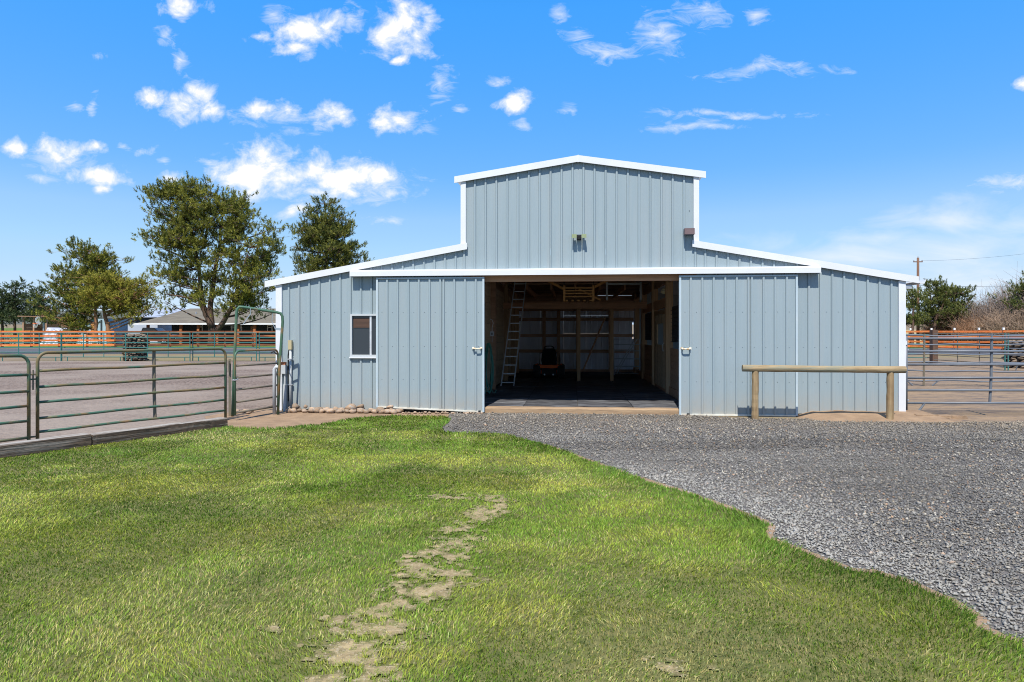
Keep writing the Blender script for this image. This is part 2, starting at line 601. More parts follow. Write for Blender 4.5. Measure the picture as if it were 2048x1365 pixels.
def bare_field(x, y):
    """0 where grass is full, towards 1 in the worn patches"""
    b = np.zeros(len(x))
    line = [G(px, py).xy[:] for px, py in ((1012, 1006), (960, 1030), (910, 1078), (885, 1118), (832, 1175), (790, 1222), (735, 1268), (705, 1310), (700, 1400))]
    d = dist_poly(x, y, line)
    wd = 0.075 + 0.085 * fbm(x * 1.6, y * 1.6, 29) + 0.05 * np.clip((5.2 - y) / 2, 0, 1)
    b = np.clip(1.35 - d / wd * 0.62, 0, 1)
    for (cx, cy, rx, ry, k) in ((930, 995, 70, 6, .8), (860, 996, 40, 4, .6), (735, 1262, 100, 24, .95), (640, 1246, 40, 10, .5), (1380, 1330, 70, 20, .35), (540, 1260, 36, 8, .35), (860, 1150, 90, 30, .55)):
        c = G(cx, cy)
        wx, wy = rx / F * c.y, abs(G(cx, cy - ry).y - G(cx, cy + ry).y) / 2
        dd = np.hypot((x - c.x) / wx, (y - c.y) / wy)
        b = np.maximum(b, k * np.clip(1.45 - dd, 0, 1))
    n = fbm(x * 9, y * 9, 31)
    n2 = fbm(x * 24, y * 24, 37, 2)
    return np.clip((b * 0.80 - 0.36 + (n - 0.5) * 2.4 + (n2 - 0.5) * 1.6) * (b > 0.02), 0, 1)


def grass():
    P = []
    for (y0, y1, dens) in ((1.8, 4.2, 8800), (4.2, 6, 7000), (6, 8, 4700), (8, 10.5, 2700), (10.5, 14.2, 1600)):
        xa, xb = -(0.76 * y1 + 0.9), min(0.76 * y1 + 0.9, 5.2)
        n = int((xb - xa) * (y1 - y0) * dens)
        P.append(np.stack([rng.uniform(xa, xb, n), rng.uniform(y0, y1, n)], 1))
    P = np.concatenate(P)
    x, y = P[:, 0], P[:, 1]
    keep = in_poly(x + (fbm(x * 6, y * 6, 81) - 0.5) * 0.16, y + (fbm(x * 6, y * 6, 83) - 0.5) * 0.16, lawn_poly)
    x, y = x[keep], y[keep]
    bare = bare_field(x, y)
    edge = np.minimum(dist_poly(x, y, eD), dist_poly(x, y, eT))
    thick = fbm(x * 3.2, y * 3.2, 5)
    keep = rng.uniform(0, 1, len(x)) > np.clip(bare * 1.2 - 0.10, 0, 0.86)
    keep |= (fbm(x * 9, y * 9, 101, 2) > 0.60) & (rng.uniform(0, 1, len(x)) < 0.75)
    keep &= rng.uniform(0, 1, len(x)) < np.clip(0.62 + thick * 0.7, 0, 1)
    x, y, bare, edge, thick = x[keep], y[keep], bare[keep], edge[keep], thick[keep]
    n = len(x)
    # clumping: pull blades a little towards clump centres
    cl = fbm(x * 14, y * 14, 9, 2)
    tall = fbm(x * 1.7, y * 1.7, 15)
    lush = np.clip(1 - edge / 0.55, 0, 1)
    h = (0.013 + 0.017 * rng.uniform(0, 1, n) ** 1.5) * (0.72 + 0.55 * tall) * (0.75 + 0.5 * cl) * (1 + 0.8 * lush) * (1 - 0.45 * np.clip(bare, 0, 1))
    w = (0.0016 + 0.0012 * rng.uniform(0, 1, n)) * np.clip(y / 4.2, 1.0, 3.2)
    ang = rng.uniform(0, 2 * np.pi, n)
    flow = 2 * np.pi * fbm(x * 0.9, y * 0.9, 21) * 2
    lean = np.stack([np.cos(ang) * 0.6 + np.cos(flow) * 0.55, np.sin(ang) * 0.6 + np.sin(flow) * 0.55], 1) * (0.55 + 0.95 * rng.uniform(0, 1, n))[:, None]
    fa = rng.uniform(0, 2 * np.pi, n)
    side = np.stack([np.cos(fa), np.sin(fa)], 1) * w[:, None]
    base = np.stack([x, y], 1)
    mid = base + lean * h[:, None] * 0.35
    tip = base + lean * h[:, None] * 1.05
    V = np.zeros((n, 5, 3))
    V[:, 0, :2] = base - side; V[:, 1, :2] = base + side
    V[:, 2, :2] = mid - side * 0.85; V[:, 3, :2] = mid + side * 0.85
    V[:, 4, :2] = tip
    V[:, 2, 2] = V[:, 3, 2] = h * 0.6
    V[:, 4, 2] = h
    V[:, :2, 2] = -0.002
    i = (np.arange(n) * 5)[:, None]
    T = np.concatenate([i + np.array([0, 1, 2]), i + np.array([1, 3, 2]), i + np.array([2, 3, 4])], 1).reshape(-1, 3)
    # colour of each blade
    g1 = np.array([0.165, 0.262, 0.025]); g2 = np.array([0.350, 0.385, 0.058]); dk = np.array([0.105, 0.190, 0.022]); st = np.array([0.58, 0.50, 0.22])
    a = np.clip((0.7 * fbm(x * 0.55, y * 0.8, 41) + 0.3 * fbm(x * 2.6, y * 3.2, 43) - 0.44) * 4.0, 0, 1)
    b = np.clip((fbm(x * 0.8 + 7, y * 1.1, 47) - 0.50) * 4.0, 0, 1)
    r = rng.uniform(0, 1, n)
    col = g1 * (1 - a)[:, None] + g2 * a[:, None]
    col = col * (1 - 0.75 * b[:, None]) + dk * 0.75 * b[:, None]
    col = col * (1 - 0.7 * lush[:, None]) + np.array([0.095, 0.190, 0.020]) * 0.7 * lush[:, None]
    dry = 0.03 + 0.28 * np.clip((fbm(x * 0.7 + 3, y * 1.3, 53) - 0.47) * 4.0, 0, 1) + 0.5 * np.clip(bare, 0, 1)
    for (cx, cy, rr, k) in ((1420, 1290, 0.9, .32), (450, 1180, 0.9, .25), (60, 960, 1.6, .3), (420, 870, 1.6, .22), (1180, 1150, 0.6, .3), (1450, 1340, .8, .3), (1250, 1330, .7, .3), (620, 1080, .7, .2), (1150, 960, 1.0, .15), (300, 1100, 1.0, .2), (1330, 1330, .6, .25), (100, 1330, .7, .2)):
        c = G(cx, cy)
        dry = dry + k * np.clip(1.3 - np.hypot(x - c.x, (y - c.y) * 1.2) / rr, 0, 1)
    dry *= 0.72 * (1 - 0.9 * lush)
    isdry = (r < dry)
    stj = (st * 0.8 + col * 0.35) * rng.uniform(0.6, 1.1, n)[:, None]
    col = np.where(isdry[:, None], stj, col * (0.5 + 1.05 * rng.uniform(0, 1, n))[:, None])
    col[:, 0] *= rng.uniform(0.85, 1.2, n)
    C = np.repeat(col, 5, axis=0)
    me = np_mesh('grass', V.reshape(-1, 3), T, m_grass, C)
    link('grass', me, kind='stuff', label='mown green lawn grass with straw coloured and worn patches', category='grass')
    return n


ng = grass()


def bare_soil():
    c = 0.017
    xs = np.arange(-4.2, 2.2, c); ys = np.arange(2.9, 8.2, c)
    X, Y = np.meshgrid(xs, ys)
    x, y = X.ravel() + c / 2, Y.ravel() + c / 2
    bf = bare_field(x, y)
    k = bf > 0.10
    x, y, bf = x[k], y[k], bf[k]
    n = len(x)
    h = c / 2
    q = np.stack([np.stack([x - h, y - h], 1), np.stack([x + h, y - h], 1), np.stack([x + h, y + h], 1), np.stack([x - h, y + h], 1)], 1)
    V = np.zeros((n, 4, 3)); V[..., :2] = q
    V[..., 2] = 0.0035 + 0.006 * (vnoise(q[..., 0] * 16, q[..., 1] * 16, 77) + 0.6 * vnoise(q[..., 0] * 33, q[..., 1] * 33, 78))
    i = (np.arange(n) * 4)[:, None]
    T = np.concatenate([i + np.array([0, 1, 2]), i + np.array([0, 2, 3])], 1).reshape(-1, 3)
    t = (np.clip(bf * 1.25 - 0.10, 0, 1) * (0.55 + 0.45 * fbm(x * 5, y * 5, 103)))[:, None]
    C = np.array([0.12, 0.12, 0.04]) * (1 - t) + np.array([0.345, 0.252, 0.138]) * t
    C = C * (0.75 + 0.5 * vnoise(x * 21, y * 21, 91))[:, None] * rng.uniform(.85, 1.15, (n, 1))
    m = mat('bare_soil', (0.225, 0.165, 0.10), 0.95, vcol='tint', col3=(0.36, 0.29, 0.18), scale3=60, lo3=.55, hi3=.62, bump=0.012, bscale=60, spec=0.1, world=True)
    link('bare_soil', np_mesh('bare_soil', V.reshape(-1, 3), T, m, np.repeat(C, 4, axis=0)), kind='structure')


bare_soil()

# loose gravel stones
m_stone = mat('crushed_stone', (0.15, 0.15, 0.16), 0.85, vcol='tint', spec=0.25)


def gravel():
    P = []
    for (y0, y1, dens) in ((3.0, 6.5, 2300), (6.5, 8.5, 1750), (8.5, 11, 1050), (11, 14.2, 620)):
        xa, xb = -1.4, min(0.76 * y1 + 1.2, 14.5)
        n = int((xb - xa) * (y1 - y0) * dens)
        P.append(np.stack([rng.uniform(xa, xb, n), rng.uniform(y0, y1, n)], 1))
    P = np.concatenate(P)
    keep = in_poly(P[:, 0], P[:, 1], drive_poly) & True
    P = P[keep]
    n = len(P)
    x, y = P[:, 0], P[:, 1]
    e = dist_poly(x, y, eD)
    k2 = (rng.uniform(0, 1, n) < np.clip(e / 0.17 - 0.02, 0, 1))
    x, y, e = x[k2], y[k2], e[k2]; n = len(x)
    r = (0.007 + 0.011 * rng.uniform(0, 1, n) ** 2.5) * np.clip(y / 8, 1.0, 1.35)
    oc = np.array([(1, 0, 0), (0, 1, 0), (-1, 0, 0), (0, -1, 0), (0, 0, 1), (0, 0, -1)], float)
    V = np.repeat(oc[None], n, 0) * rng.uniform(0.6, 1.35, (n, 6, 1))
    V += rng.uniform(-0.32, 0.32, (n, 6, 3))
    V *= np.stack([rng.uniform(0.8, 1.5, n), rng.uniform(0.7, 1.1, n), rng.uniform(0.45, 0.85, n)], 1)[:, None, :]
    a = rng.uniform(0, 2 * np.pi, n); ca, sa = np.cos(a)[:, None], np.sin(a)[:, None]
    tl = rng.normal(0, 0.35, n)[:, None]
    X, Yv, Z = V[..., 0], V[..., 1], V[..., 2]
    Z2 = Z + tl * X; X2 = X - tl * Z * 0.5
    V = np.stack([X2 * ca - Yv * sa, X2 * sa + Yv * ca, Z2], -1) * r[:, None, None]
    V[..., 0] += x[:, None]; V[..., 1] += y[:, None]; V[..., 2] += (r * 0.35)[:, None]
    i = (np.arange(n) * 6)[:, None]
    tri = np.array([(0, 1, 4), (1, 2, 4), (2, 3, 4), (3, 0, 4), (1, 0, 5), (2, 1, 5), (3, 2, 5), (0, 3, 5)])
    T = (i[:, None, :] + tri[None]).reshape(-1, 3)
    pal = np.array([(0.100, 0.099, 0.102), (0.062, 0.062, 0.067), (0.140, 0.136, 0.133), (0.175, 0.15, 0.12), (0.27, 0.25, 0.225), (0.22, 0.135, 0.085), (0.042, 0.041, 0.044)])
    col = pal[rng.choice(7, n, p=[.28, .24, .15, .13, .06, .03, .11])] * rng.uniform(0.7, 1.3, n)[:, None]
    col = col * (0.72 + 0.75 * np.clip(fbm(x * 0.45 + 5, y * 0.9, 71) - 0.1, 0, 1))[:, None]
    dust = np.clip(1.15 - e / (0.75 + 0.5 * fbm(x * 1.5, y * 1.5, 61)), 0, 1) * np.clip((10.2 - y) / 2.5, 0, 1)
    dust = np.maximum(dust * 0.85, 0.35 * np.clip((fbm(x * 0.5, y * 1.4, 67) - 0.5) * 4, 0, 1))
    tan = np.clip((y - 10.8) / 2, 0, 1) * (0.22 + 0.45 * np.clip((x - 4.5) / 4, 0, 1))
    col = col * (1 - dust[:, None]) + np.array([0.235, 0.23, 0.225]) * rng.uniform(0.7, 1.2, n)[:, None] * dust[:, None]
    col = col * (1 - tan[:, None]) + np.array([0.225, 0.175, 0.125]) * tan[:, None]
    col = (col * 0.75 + col.mean(0) * 0.25) * (0.82 + 0.36 * np.clip(fbm(x * 0.4 + 3, y * 1.1, 73) * 2 - 0.5, 0, 1))[:, None] * np.array([1.38, 1.34, 1.20])
    me = np_mesh('gravel', V.reshape(-1, 3), T, m_stone, np.repeat(col, 6, axis=0))
    link('gravel', me, kind='stuff', label='loose grey crushed gravel on the drive before the barn', category='gravel')
    return n


nv = gravel()

# ------------------------------------------------------------------ barn
TH = math.radians(5.0)
X0, Y0 = 1.379, 14.1
c5, s5 = math.cos(TH), math.sin(TH)


def BT(u, v, z=0.0):
    return Vector((X0 + u * c5 + v * s5, Y0 - u * s5 + v * c5, z))


def UV(x, Y):
    """barn coordinates of the point seen at column x, Y metres away"""
    dx, dy = (x - CX) / F * Y - X0, Y - Y0
    return dx * c5 - dy * s5, dx * s5 + dy * c5


def U(x):
    t = (x - CX) / F
    return (t * Y0 - X0) / (c5 + t * s5)


m_siding = mat('blue_grey_siding', (0.240, 0.298, 0.320), 0.42, col2=(0.260, 0.316, 0.336), scale=1.6, stretch=(5, 5, 0.35), col3=(0.272, 0.310, 0.320), scale3=0.7, lo3=0.5, hi3=0.75,
               bump=0.004, bscale=1.3, bstretch=(2, 2, 0.6), spec=0.45)
m_trim = mat('white_painted_steel', (0.62, 0.63, 0.64), 0.4, col2=(0.58, 0.59, 0.60), scale=2, spec=0.4)
m_door_edge = mat('galvanised_door_edge', (0.36, 0.44, 0.48), 0.4, col2=(0.42, 0.48, 0.50), scale=3, spec=0.4)
m_rub = mat('pale_door_foot', (0.62, 0.62, 0.55), 0.6, col2=(0.5, 0.45, 0.36), scale=5, spec=0.3)
m_roof = mat('white_roof_steel', (0.62, 0.64, 0.66), 0.45, col2=(0.56, 0.58, 0.6), scale=1, spec=0.4)
m_oldwood = mat('brown_barn_wood', (0.46, 0.28, 0.18), 0.85, col2=(0.34, 0.20, 0.13), scale=3, stretch=(0.5, 5, 5), bump=0.003, bscale=14, spec=0.15, rand=0.2)
m_post = mat('fir_post', (0.48, 0.31, 0.18), 0.85, col2=(0.36, 0.225, 0.13), scale=3, stretch=(6, 6, 0.4), bump=0.003, bscale=12, spec=0.15, rand=0.15)
m_beamw = mat('fir_beam', (0.52, 0.29, 0.17), 0.85, col2=(0.40, 0.22, 0.13), scale=3, stretch=(0.4, 6, 6), bump=0.003, bscale=12, spec=0.15, rand=0.12)
m_plank = mat('tan_wall_plank', (0.58, 0.45, 0.31), 0.85, col2=(0.48, 0.36, 0.24), scale=3, stretch=(6, 0.4, 6), bump=0.002, bscale=12, spec=0.15, rand=0.12)
m_inner = mat('grey_liner_steel', (0.66, 0.66, 0.72), 0.5, col2=(0.58, 0.58, 0.64), scale=1.5, stretch=(4, 4, .4), spec=0.35)
m_rubber = mat('black_rubber_mat', (0.045, 0.045, 0.05), 0.65, col2=(0.19, 0.195, 0.205), scale=2.5, stretch=(.5, 2.5, 1), lo=.45, hi=.75, bump=0.006, bscale=6, spec=0.25, rand=0.2)
m_floor = mat('dusty_floor', (0.05, 0.047, 0.045), 0.9, col2=(0.09, 0.085, 0.08), scale=2, spec=0.1)
m_sill = mat('weathered_sill', (0.36, 0.25, 0.15), 0.9, col2=(0.25, 0.17, 0.105), scale=3, stretch=(0.6, 6, 6), bump=0.006, bscale=12, spec=0.1)
m_screw = mat('screw_steel', (0.10, 0.13, 0.15), 0.5)
m_black = mat('black_plastic', (0.02, 0.02, 0.022), 0.7, spec=0.2)
m_alu = mat('aluminium', (0.66, 0.67, 0.68), 0.42, metal=0.35, col2=(0.5, 0.51, 0.53), scale=4)
m_galv = mat('galvanised_pipe', (0.48, 0.49, 0.50), 0.45, metal=0.5, col2=(0.38, 0.39, 0.41), scale=5)
m_glass = mat('dark_window_glass', (0.03, 0.034, 0.038), 0.06, spec=0.5)

t_ = m_siding.node_tree
bs_ = t_.nodes['Principled BSDF']
src_ = bs_.inputs['Base Color'].links[0].from_socket
tc_ = t_.nodes.new('ShaderNodeTexCoord'); sx3 = t_.nodes.new('ShaderNodeSeparateXYZ')
t_.links.new(tc_.outputs['Object'], sx3.inputs[0])
mr_ = t_.nodes.new('ShaderNodeMapRange'); mr_.inputs['From Min'].default_value = 0.55; mr_.inputs['From Max'].default_value = 0.02
t_.links.new(sx3.outputs[2], mr_.inputs['Value'])
nz_ = t_.nodes.new('ShaderNodeTexNoise'); nz_.inputs['Scale'].default_value = 7; nz_.inputs['Detail'].default_value = 6
t_.links.new(tc_.outputs['Object'], nz_.inputs['Vector'])
mu_ = t_.nodes.new('ShaderNodeMath'); mu_.operation = 'MULTIPLY'; t_.links.new(mr_.outputs[0], mu_.inputs[0]); t_.links.new(nz_.outputs['Fac'], mu_.inputs[1])
mx_ = t_.nodes.new('ShaderNodeMix'); mx_.data_type = 'RGBA'
t_.links.new(mu_.outputs[0], mx_.inputs[0]); t_.links.new(src_, mx_.inputs[6]); mx_.inputs[7].default_value = (0.33, 0.29, 0.23, 1)
t_.links.new(mx_.outputs[2], bs_.inputs['Base Color'])
barn = thing('barn', 'blue grey metal barn with white trim, raised centre and open sliding doors', 'barn', (X0, Y0, 0), -TH)

WH, CH = 6.52, 2.43                 # half widths of the barn and of its raised centre
zw = lambda u: 2.80 + (6.75 - abs(u)) * 0.176        # top of the wing roofs
zc = lambda u: 5.37 - abs(u) * 0.150                 # top of the raised roof
RH = 0.135
DEPTH = 14.0
RIB = 0.2286


def siding(name, u0, u1, ztop, zbot, m, parent=barn, v=0.0, phase=0.0, ribh=0.028, minor=True, flip=1, extra=(), seam=True, axis='u'):
    """one sheet of ribbed steel from u0 to u1; ribs stand proud towards -v"""
    if not callable(ztop):
        zt_ = ztop; ztop = lambda u: zt_
    if not callable(zbot):
        zb_ = zbot; zbot = lambda u: zb_
    us = {u0: 0.0, u1: 0.0}
    k0 = math.floor((u0 - phase) / RIB) - 1
    for k in range(k0, k0 + int((u1 - u0) / RIB) + 4):
        c = phase + k * RIB
        for du, dp in ((-0.027, 0), (-0.017, 1), (0.017, 1), (0.027, 0)):
            if u0 < c + du < u1:
                us[c + du] = dp * ribh
        if minor:
            for q in (RIB / 3, 2 * RIB / 3):
                for du, dp in ((-0.014, 0), (-0.006, 1), (0.006, 1), (0.014, 0)):
                    if u0 < c + q + du < u1:
                        us[c + q + du] = dp * 0.0014
    for e in extra:
        if u0 < e < u1 and e not in us:
            us[e] = 0.0
    for e in (u0, u1):
        q = abs((e - phase + RIB / 2) % RIB - RIB / 2)
        us[e] = ribh if q < 0.017 else 0.0
    ks = sorted(us)
    mb = MB(); V = []; Fc = []
    for u in ks:
        d = v - us[u] * flip
        V.append((u, d, zbot(u))); V.append((u, d, ztop(u)))
    n = len(ks)
    for i in range(n - 1):
        Fc.append((2 * i, 2 * i + 2, 2 * i + 3, 2 * i + 1))
    # folded edges and a back skin give the sheet its thickness
    o = len(V)
    t = 0.004 * flip
    for u in ks:
        d = v - us[u] * flip + t
        V.append((u, d, zbot(u))); V.append((u, d, ztop(u)))
    for i in range(n - 1):
        Fc.append((o + 2 * i, o + 2 * i + 1, o + 2 * i + 3, o + 2 * i + 2))
        Fc.append((2 * i, o + 2 * i, o + 2 * i + 2, 2 * i + 2))
        Fc.append((2 * i + 1, 2 * i + 3, o + 2 * i + 3, o + 2 * i + 1))
    Fc.append((0, 1, o + 1, o)); e = 2 * (n - 1)
    Fc.append((e, o + e, o + e + 1, e + 1))
    return mb.poly(V, Fc).build(name, m, parent)


zwr = lambda u: zw(u) - 0.03
zcr = lambda u: zc(u) - 0.03
SB = 0.02
PH = RIB / 2
ww0, ww1, wz0, wz1 = -4.868, -3.954, 1.165, 2.08
# left wing
siding('siding_panel', -6.40, -5.555, zwr, 0.03, m_siding, phase=-6.24)
siding('siding_panel', -5.553, -4.870, zwr, 0.03, m_siding, phase=-6.24)
siding('siding_panel', ww0, ww1, wz0, 0.03, m_siding, phase=-6.24)
siding('siding_panel', ww0, ww1, zwr, wz1, m_siding, phase=-6.24)
siding('siding_panel', -3.952, -3.269, zwr, 0.03, m_siding, phase=-6.24)
siding('siding_panel', -3.267, CH * -1, zwr, 0.03, m_siding, phase=-6.24)
# raised centre
zcut = [-CH, -1.486, -0.572, 0.572, 1.486, CH]
for a, b in zip(zcut[:-1], zcut[1:]):
    siding('siding_panel', a + 0.001, b - 0.001, zcr, 2.90, m_siding, phase=PH, extra=(0.0,))
# right wing
rc = [CH, 3.286, 4.2004, 5.1148, 6.0292, 6.40]
for a, b in zip(rc[:-1], rc[1:]):
    siding('siding_panel', a + 0.001, b - 0.001, zwr, 0.04, m_siding, phase=2.60)

# trim
mb = MB().box((-WH, -0.045, 0.0), (-6.385, 0.05, 2.72)); mb.build('corner_trim', m_trim, barn)
mb = MB().box((6.385, -0.045, 0.0), (WH, 0.05, 2.72)); mb.build('corner_trim', m_trim, barn)
for s in (-1, 1):
    a, b = sorted((s * 2.36, s * (CH + 0.04)))
    MB().box((a, -0.05, zw(CH) - 0.10), (b, 0.05, zc(CH) - RH + 0.02)).build('corner_trim', m_trim, barn)
    e0, e1 = s * 6.75, s * 2.33
    p = [(e0, zw(e0)), (e1, zw(e1)), (e1, zw(e1) - RH), (e0, zw(e0) - RH)]
    if s > 0:
        p = p[::-1]
    MB().prism(p, -0.085, -0.052).build('rake_trim', m_trim, barn)
    q = [(e0, zw(e0) + 0.004), (s * CH, zw(CH) + 0.004), (s * CH, zw(CH) - 0.03), (e0, zw(e0) - 0.03)]
    MB().prism(q, -0.051, DEPTH).build('wing_roof', m_roof, barn)
    f0 = s * 2.60
    p = [(f0, zc(f0)), (0, zc(0)), (0, zc(0) - RH), (f0, zc(f0) - RH)]
    MB().prism(p, -0.085, -0.052).build('rake_trim', m_trim, barn)
    q = [(f0, zc(f0) + 0.004), (0, zc(0) + 0.004), (0, zc(0) - 0.03), (f0, zc(f0) - 0.03)]
    MB().prism(q, -0.051, DEPTH).build('centre_roof', m_roof, barn)
    # outer side walls, raised side walls
    if s < 0:
        MB().box((-6.5, 0.06, 0), (-6.44, DEPTH, 2.80)).build('side_wall', m_siding, barn)
    else:
        sw_ = MB().box((6.44, 0.06, 0), (6.5, DEPTH, 1.0)).box((6.44, 0.06, 2.35), (6.5, DEPTH, 2.80))
        for v0, v1 in ((0.06, 0.6), (3.2, 4.0), (6.6, 7.4), (10.0, 10.8), (13.4, DEPTH)):  # openings between these piers are added, out of view, to let fill light inside
            sw_.box((6.44, v0, 1.0), (6.5, v1, 2.35))
        sw_.build('side_wall', m_siding, barn)
    MB().box((min(s * 2.42, s * 2.36), 0.06, 3.0), (max(s * 2.42, s * 2.36), DEPTH, 4.95)).build('upper_side_wall', m_oldwood, barn)
    MB().prism([(s * 6.44, 0), (s * 2.42, 0), (s * 2.42, zw(2.42) - .03), (s * 6.44, zw(6.44) - .03)], DEPTH - 0.1, DEPTH).build('back_wall', m_siding, barn)
# ridge cap joint and eave gutter on the right
MB().prism([(-0.012, 5.375), (0.012, 5.375), (0.012, 5.225), (-0.012, 5.225)], -0.088, -0.05).build('ridge_cap', m_trim, barn)
gu = MB()
gu.prism([(6.76, 2.70), (6.80, 2.66), (6.88, 2.66), (6.92, 2.745), (6.905, 2.745), (6.87, 2.675), (6.81, 2.675), (6.77, 2.715)], -0.03, DEPTH)
gu.build('gutter', m_trim, barn)
MB().box((6.53, -0.03, 2.56), (6.64, 0.06, 2.64)).build('downspout', m_galv, barn)

# hood over the sliding door track
prof = [(0.0, 3.015), (-0.14, 3.015), (-0.19, 2.985), (-0.19, 2.88), (-0.16, 2.88), (-0.16, 2.895), (-0.178, 2.895), (-0.178, 2.978), (-0.138, 3.0), (0.0, 3.0)]
mb = MB()
for (a, b) in ((-4.83, 4.83),):
    n = len(prof)
    V = [(a, y, z) for y, z in prof] + [(b, y, z) for y, z in prof]
    Fc = [tuple(range(n)), tuple(range(2 * n - 1, n - 1, -1))] + [(i, (i + 1) % n, (i + 1) % n + n, i + n) for i in range(n)]
    mb.poly(V, Fc)
    for x in (a, b):
        mb.poly([(x, 0, 3.015), (x, -0.14, 3.015), (x, -0.19, 2.985), (x, -0.19, 2.88), (x, 0, 2.88), (x + 0.003, 0, 3.015), (x + 0.003, -0.14, 3.015), (x + 0.003, -0.19, 2.985), (x + 0.003, -0.19, 2.88), (x + 0.003, 0, 2.88)],
                [(0, 1, 2, 3, 4), (9, 8, 7, 6, 5), (0, 5, 6, 1), (1, 6, 7, 2), (2, 7, 8, 3), (3, 8, 9, 4)])
mb.build('track_hood', m_trim, barn)
MB().box((-4.75, -0.10, 2.90), (4.75, -0.06, 2.94)).build('door_track', m_galv, barn)

# sliding doors


def sliding_door(u0, u1, zb, zt, handle_u, tilt, label):
    d = MB()
    f = 0.04
    zl, zr = zb + tilt, zb
    e = MB()
    e.prism([(u0, zl), (u0 + f, zl), (u0 + f, zt), (u0, zt)], -0.142, -0.07)
    e.prism([(u1 - f, zr), (u1, zr), (u1, zt), (u1 - f, zt)], -0.142, -0.07)
    e.prism([(u0 + f, zt - 0.03), (u1 - f, zt - 0.03), (u1 - f, zt), (u0 + f, zt)], -0.140, -0.07)
    root = e.build('sliding_door', m_door_edge, barn, label=label)
    zbf = lambda u: zl + (zr - zl) * (u - u0) / (u1 - u0) + 0.012
    sp_u = u0 + f + 1.375
    siding('door_panel', u0 + f + 0.0015, sp_u - 0.001, zt - 0.03, zbf, m_siding, root, v=-0.112, phase=u0 + f + 0.195)
    siding('door_panel', sp_u + 0.001, u1 - f - 0.0015, zt - 0.03, zbf, m_siding, root, v=-0.112, phase=sp_u + 0.034)
    e = MB(); e.prism([(u0 + f, zl - 0.01), (u1 - f, zr - 0.01), (u1 - f, zr + 0.02), (u0 + f, zl + 0.02)], -0.146, -0.07)
    e.build('bottom_edge', m_rub, root)
    h = MB()
    zh = 1.36
    h.tube([(handle_u - 0.085, -0.13, zh), (handle_u - 0.075, -0.185, zh - 0.01), (handle_u - 0.05, -0.195, zh - 0.012), (handle_u + 0.05, -0.195, zh - 0.012), (handle_u + 0.075, -0.185, zh - 0.01), (handle_u + 0.085, -0.13, zh)], 0.015, 8)
    h.box((handle_u - 0.11, -0.142, zh - 0.022), (handle_u - 0.06, -0.128, zh + 0.022)); h.box((handle_u + 0.06, -0.142, zh - 0.022), (handle_u + 0.11, -0.128, zh + 0.022))
    h.build('handle', mat('worn_cream_handle', (0.72, 0.68, 0.55), 0.45, col2=(0.55, 0.36, 0.16), scale=20, lo=.45, hi=.6), root, smooth=False)
    g = MB().box((handle_u + 0.02, -0.16, zb - 0.03), (handle_u + 0.07, -0.05, zb + 0.03))
    g.build('floor_guide', m_black, root)
    return root


sliding_door(-4.27, -1.955, 0.02, 2.85, -2.10, 0.085, 'left sliding door with ten ribs, slid clear of the opening')
sliding_door(2.055, 4.40, 0.005, 2.85, 2.19, 0.0, 'right sliding door behind the hitching rail')

# screws: three courses on each wall and door
sc = MB()


def screw(u, v, z):
    r = 0.007
    sc.poly([(u - r, v, z - r), (u + r, v, z - r), (u + r, v, z + r), (u - r, v, z + r), (u, v - 0.006, z)], [(0, 1, 4), (1, 2, 4), (2, 3, 4), (3, 0, 4)])


for z in (0.62, 1.15, 2.12):
    for k in range(7):
        u = -6.24 + RIB * k + 0.10
        if u < -4.9:
            screw(u, -0.0005, z)
for z in (0.68, 1.38, 2.10):
    for k in range(8):
        u = 4.55 + RIB * k
        screw(u, -0.0005, z)
    for (u0, hb) in ((-4.27 + 0.12, 0), (2.055 + 0.12, 0)):
        for k in range(10):
            screw(u0 + 0.2295 * k, -0.1125, z + (0.0 if u0 > 0 else 0.01))
for k in range(3):
    screw(2.28, -0.0005, 4.2 - k * 0.01); screw(-2.36, -0.0005, 4.3)
sc.build('screw', m_screw, barn, kind='stuff')

# window in the left wing
wf = MB()
for (a, b, c, d) in ((ww0, ww0 + 0.04, wz0, wz1), (ww1 - 0.04, ww1, wz0, wz1), (ww0 + 0.04, ww1 - 0.04, wz0, wz0 + 0.045), (ww0 + 0.04, ww1 - 0.04, wz1 - 0.035, wz1)):
    wf.box((a, -0.045, c), (b, 0.05, d))
win = wf.build('window', mat('pale_window_frame', (0.50, 0.52, 0.52), 0.4, metal=0.2), barn)
MB().box((ww0 + 0.425, -0.025, wz0 + 0.045), (ww0 + 0.465, 0.03, wz1 - 0.035)).build('sash_stile', m_alu, win)
MB().box((ww0 + 0.04, 0.010, wz0 + 0.045), (ww0 + 0.425, 0.016, wz1 - 0.035)).build('pane', m_glass, win)
MB().box((ww0 + 0.465, -0.004, wz0 + 0.045), (ww1 - 0.04, 0.002, wz1 - 0.035)).build('pane', m_glass, win)
MB().box((ww0 + 0.06, -0.003, wz1 - 0.29), (ww0 + 0.42, 0.006, wz1 - 0.09)).build('board', mat('window_board', (0.085, 0.047, 0.032), 0.8, col2=(0.06, 0.035, 0.025), scale=4, stretch=(.4, 1, 8)), win)
MB().box((ww0 - 0.015, -0.065, wz0 - 0.028), (ww1, -0.0, wz0 - 0.002)).build('sill', m_trim, win)

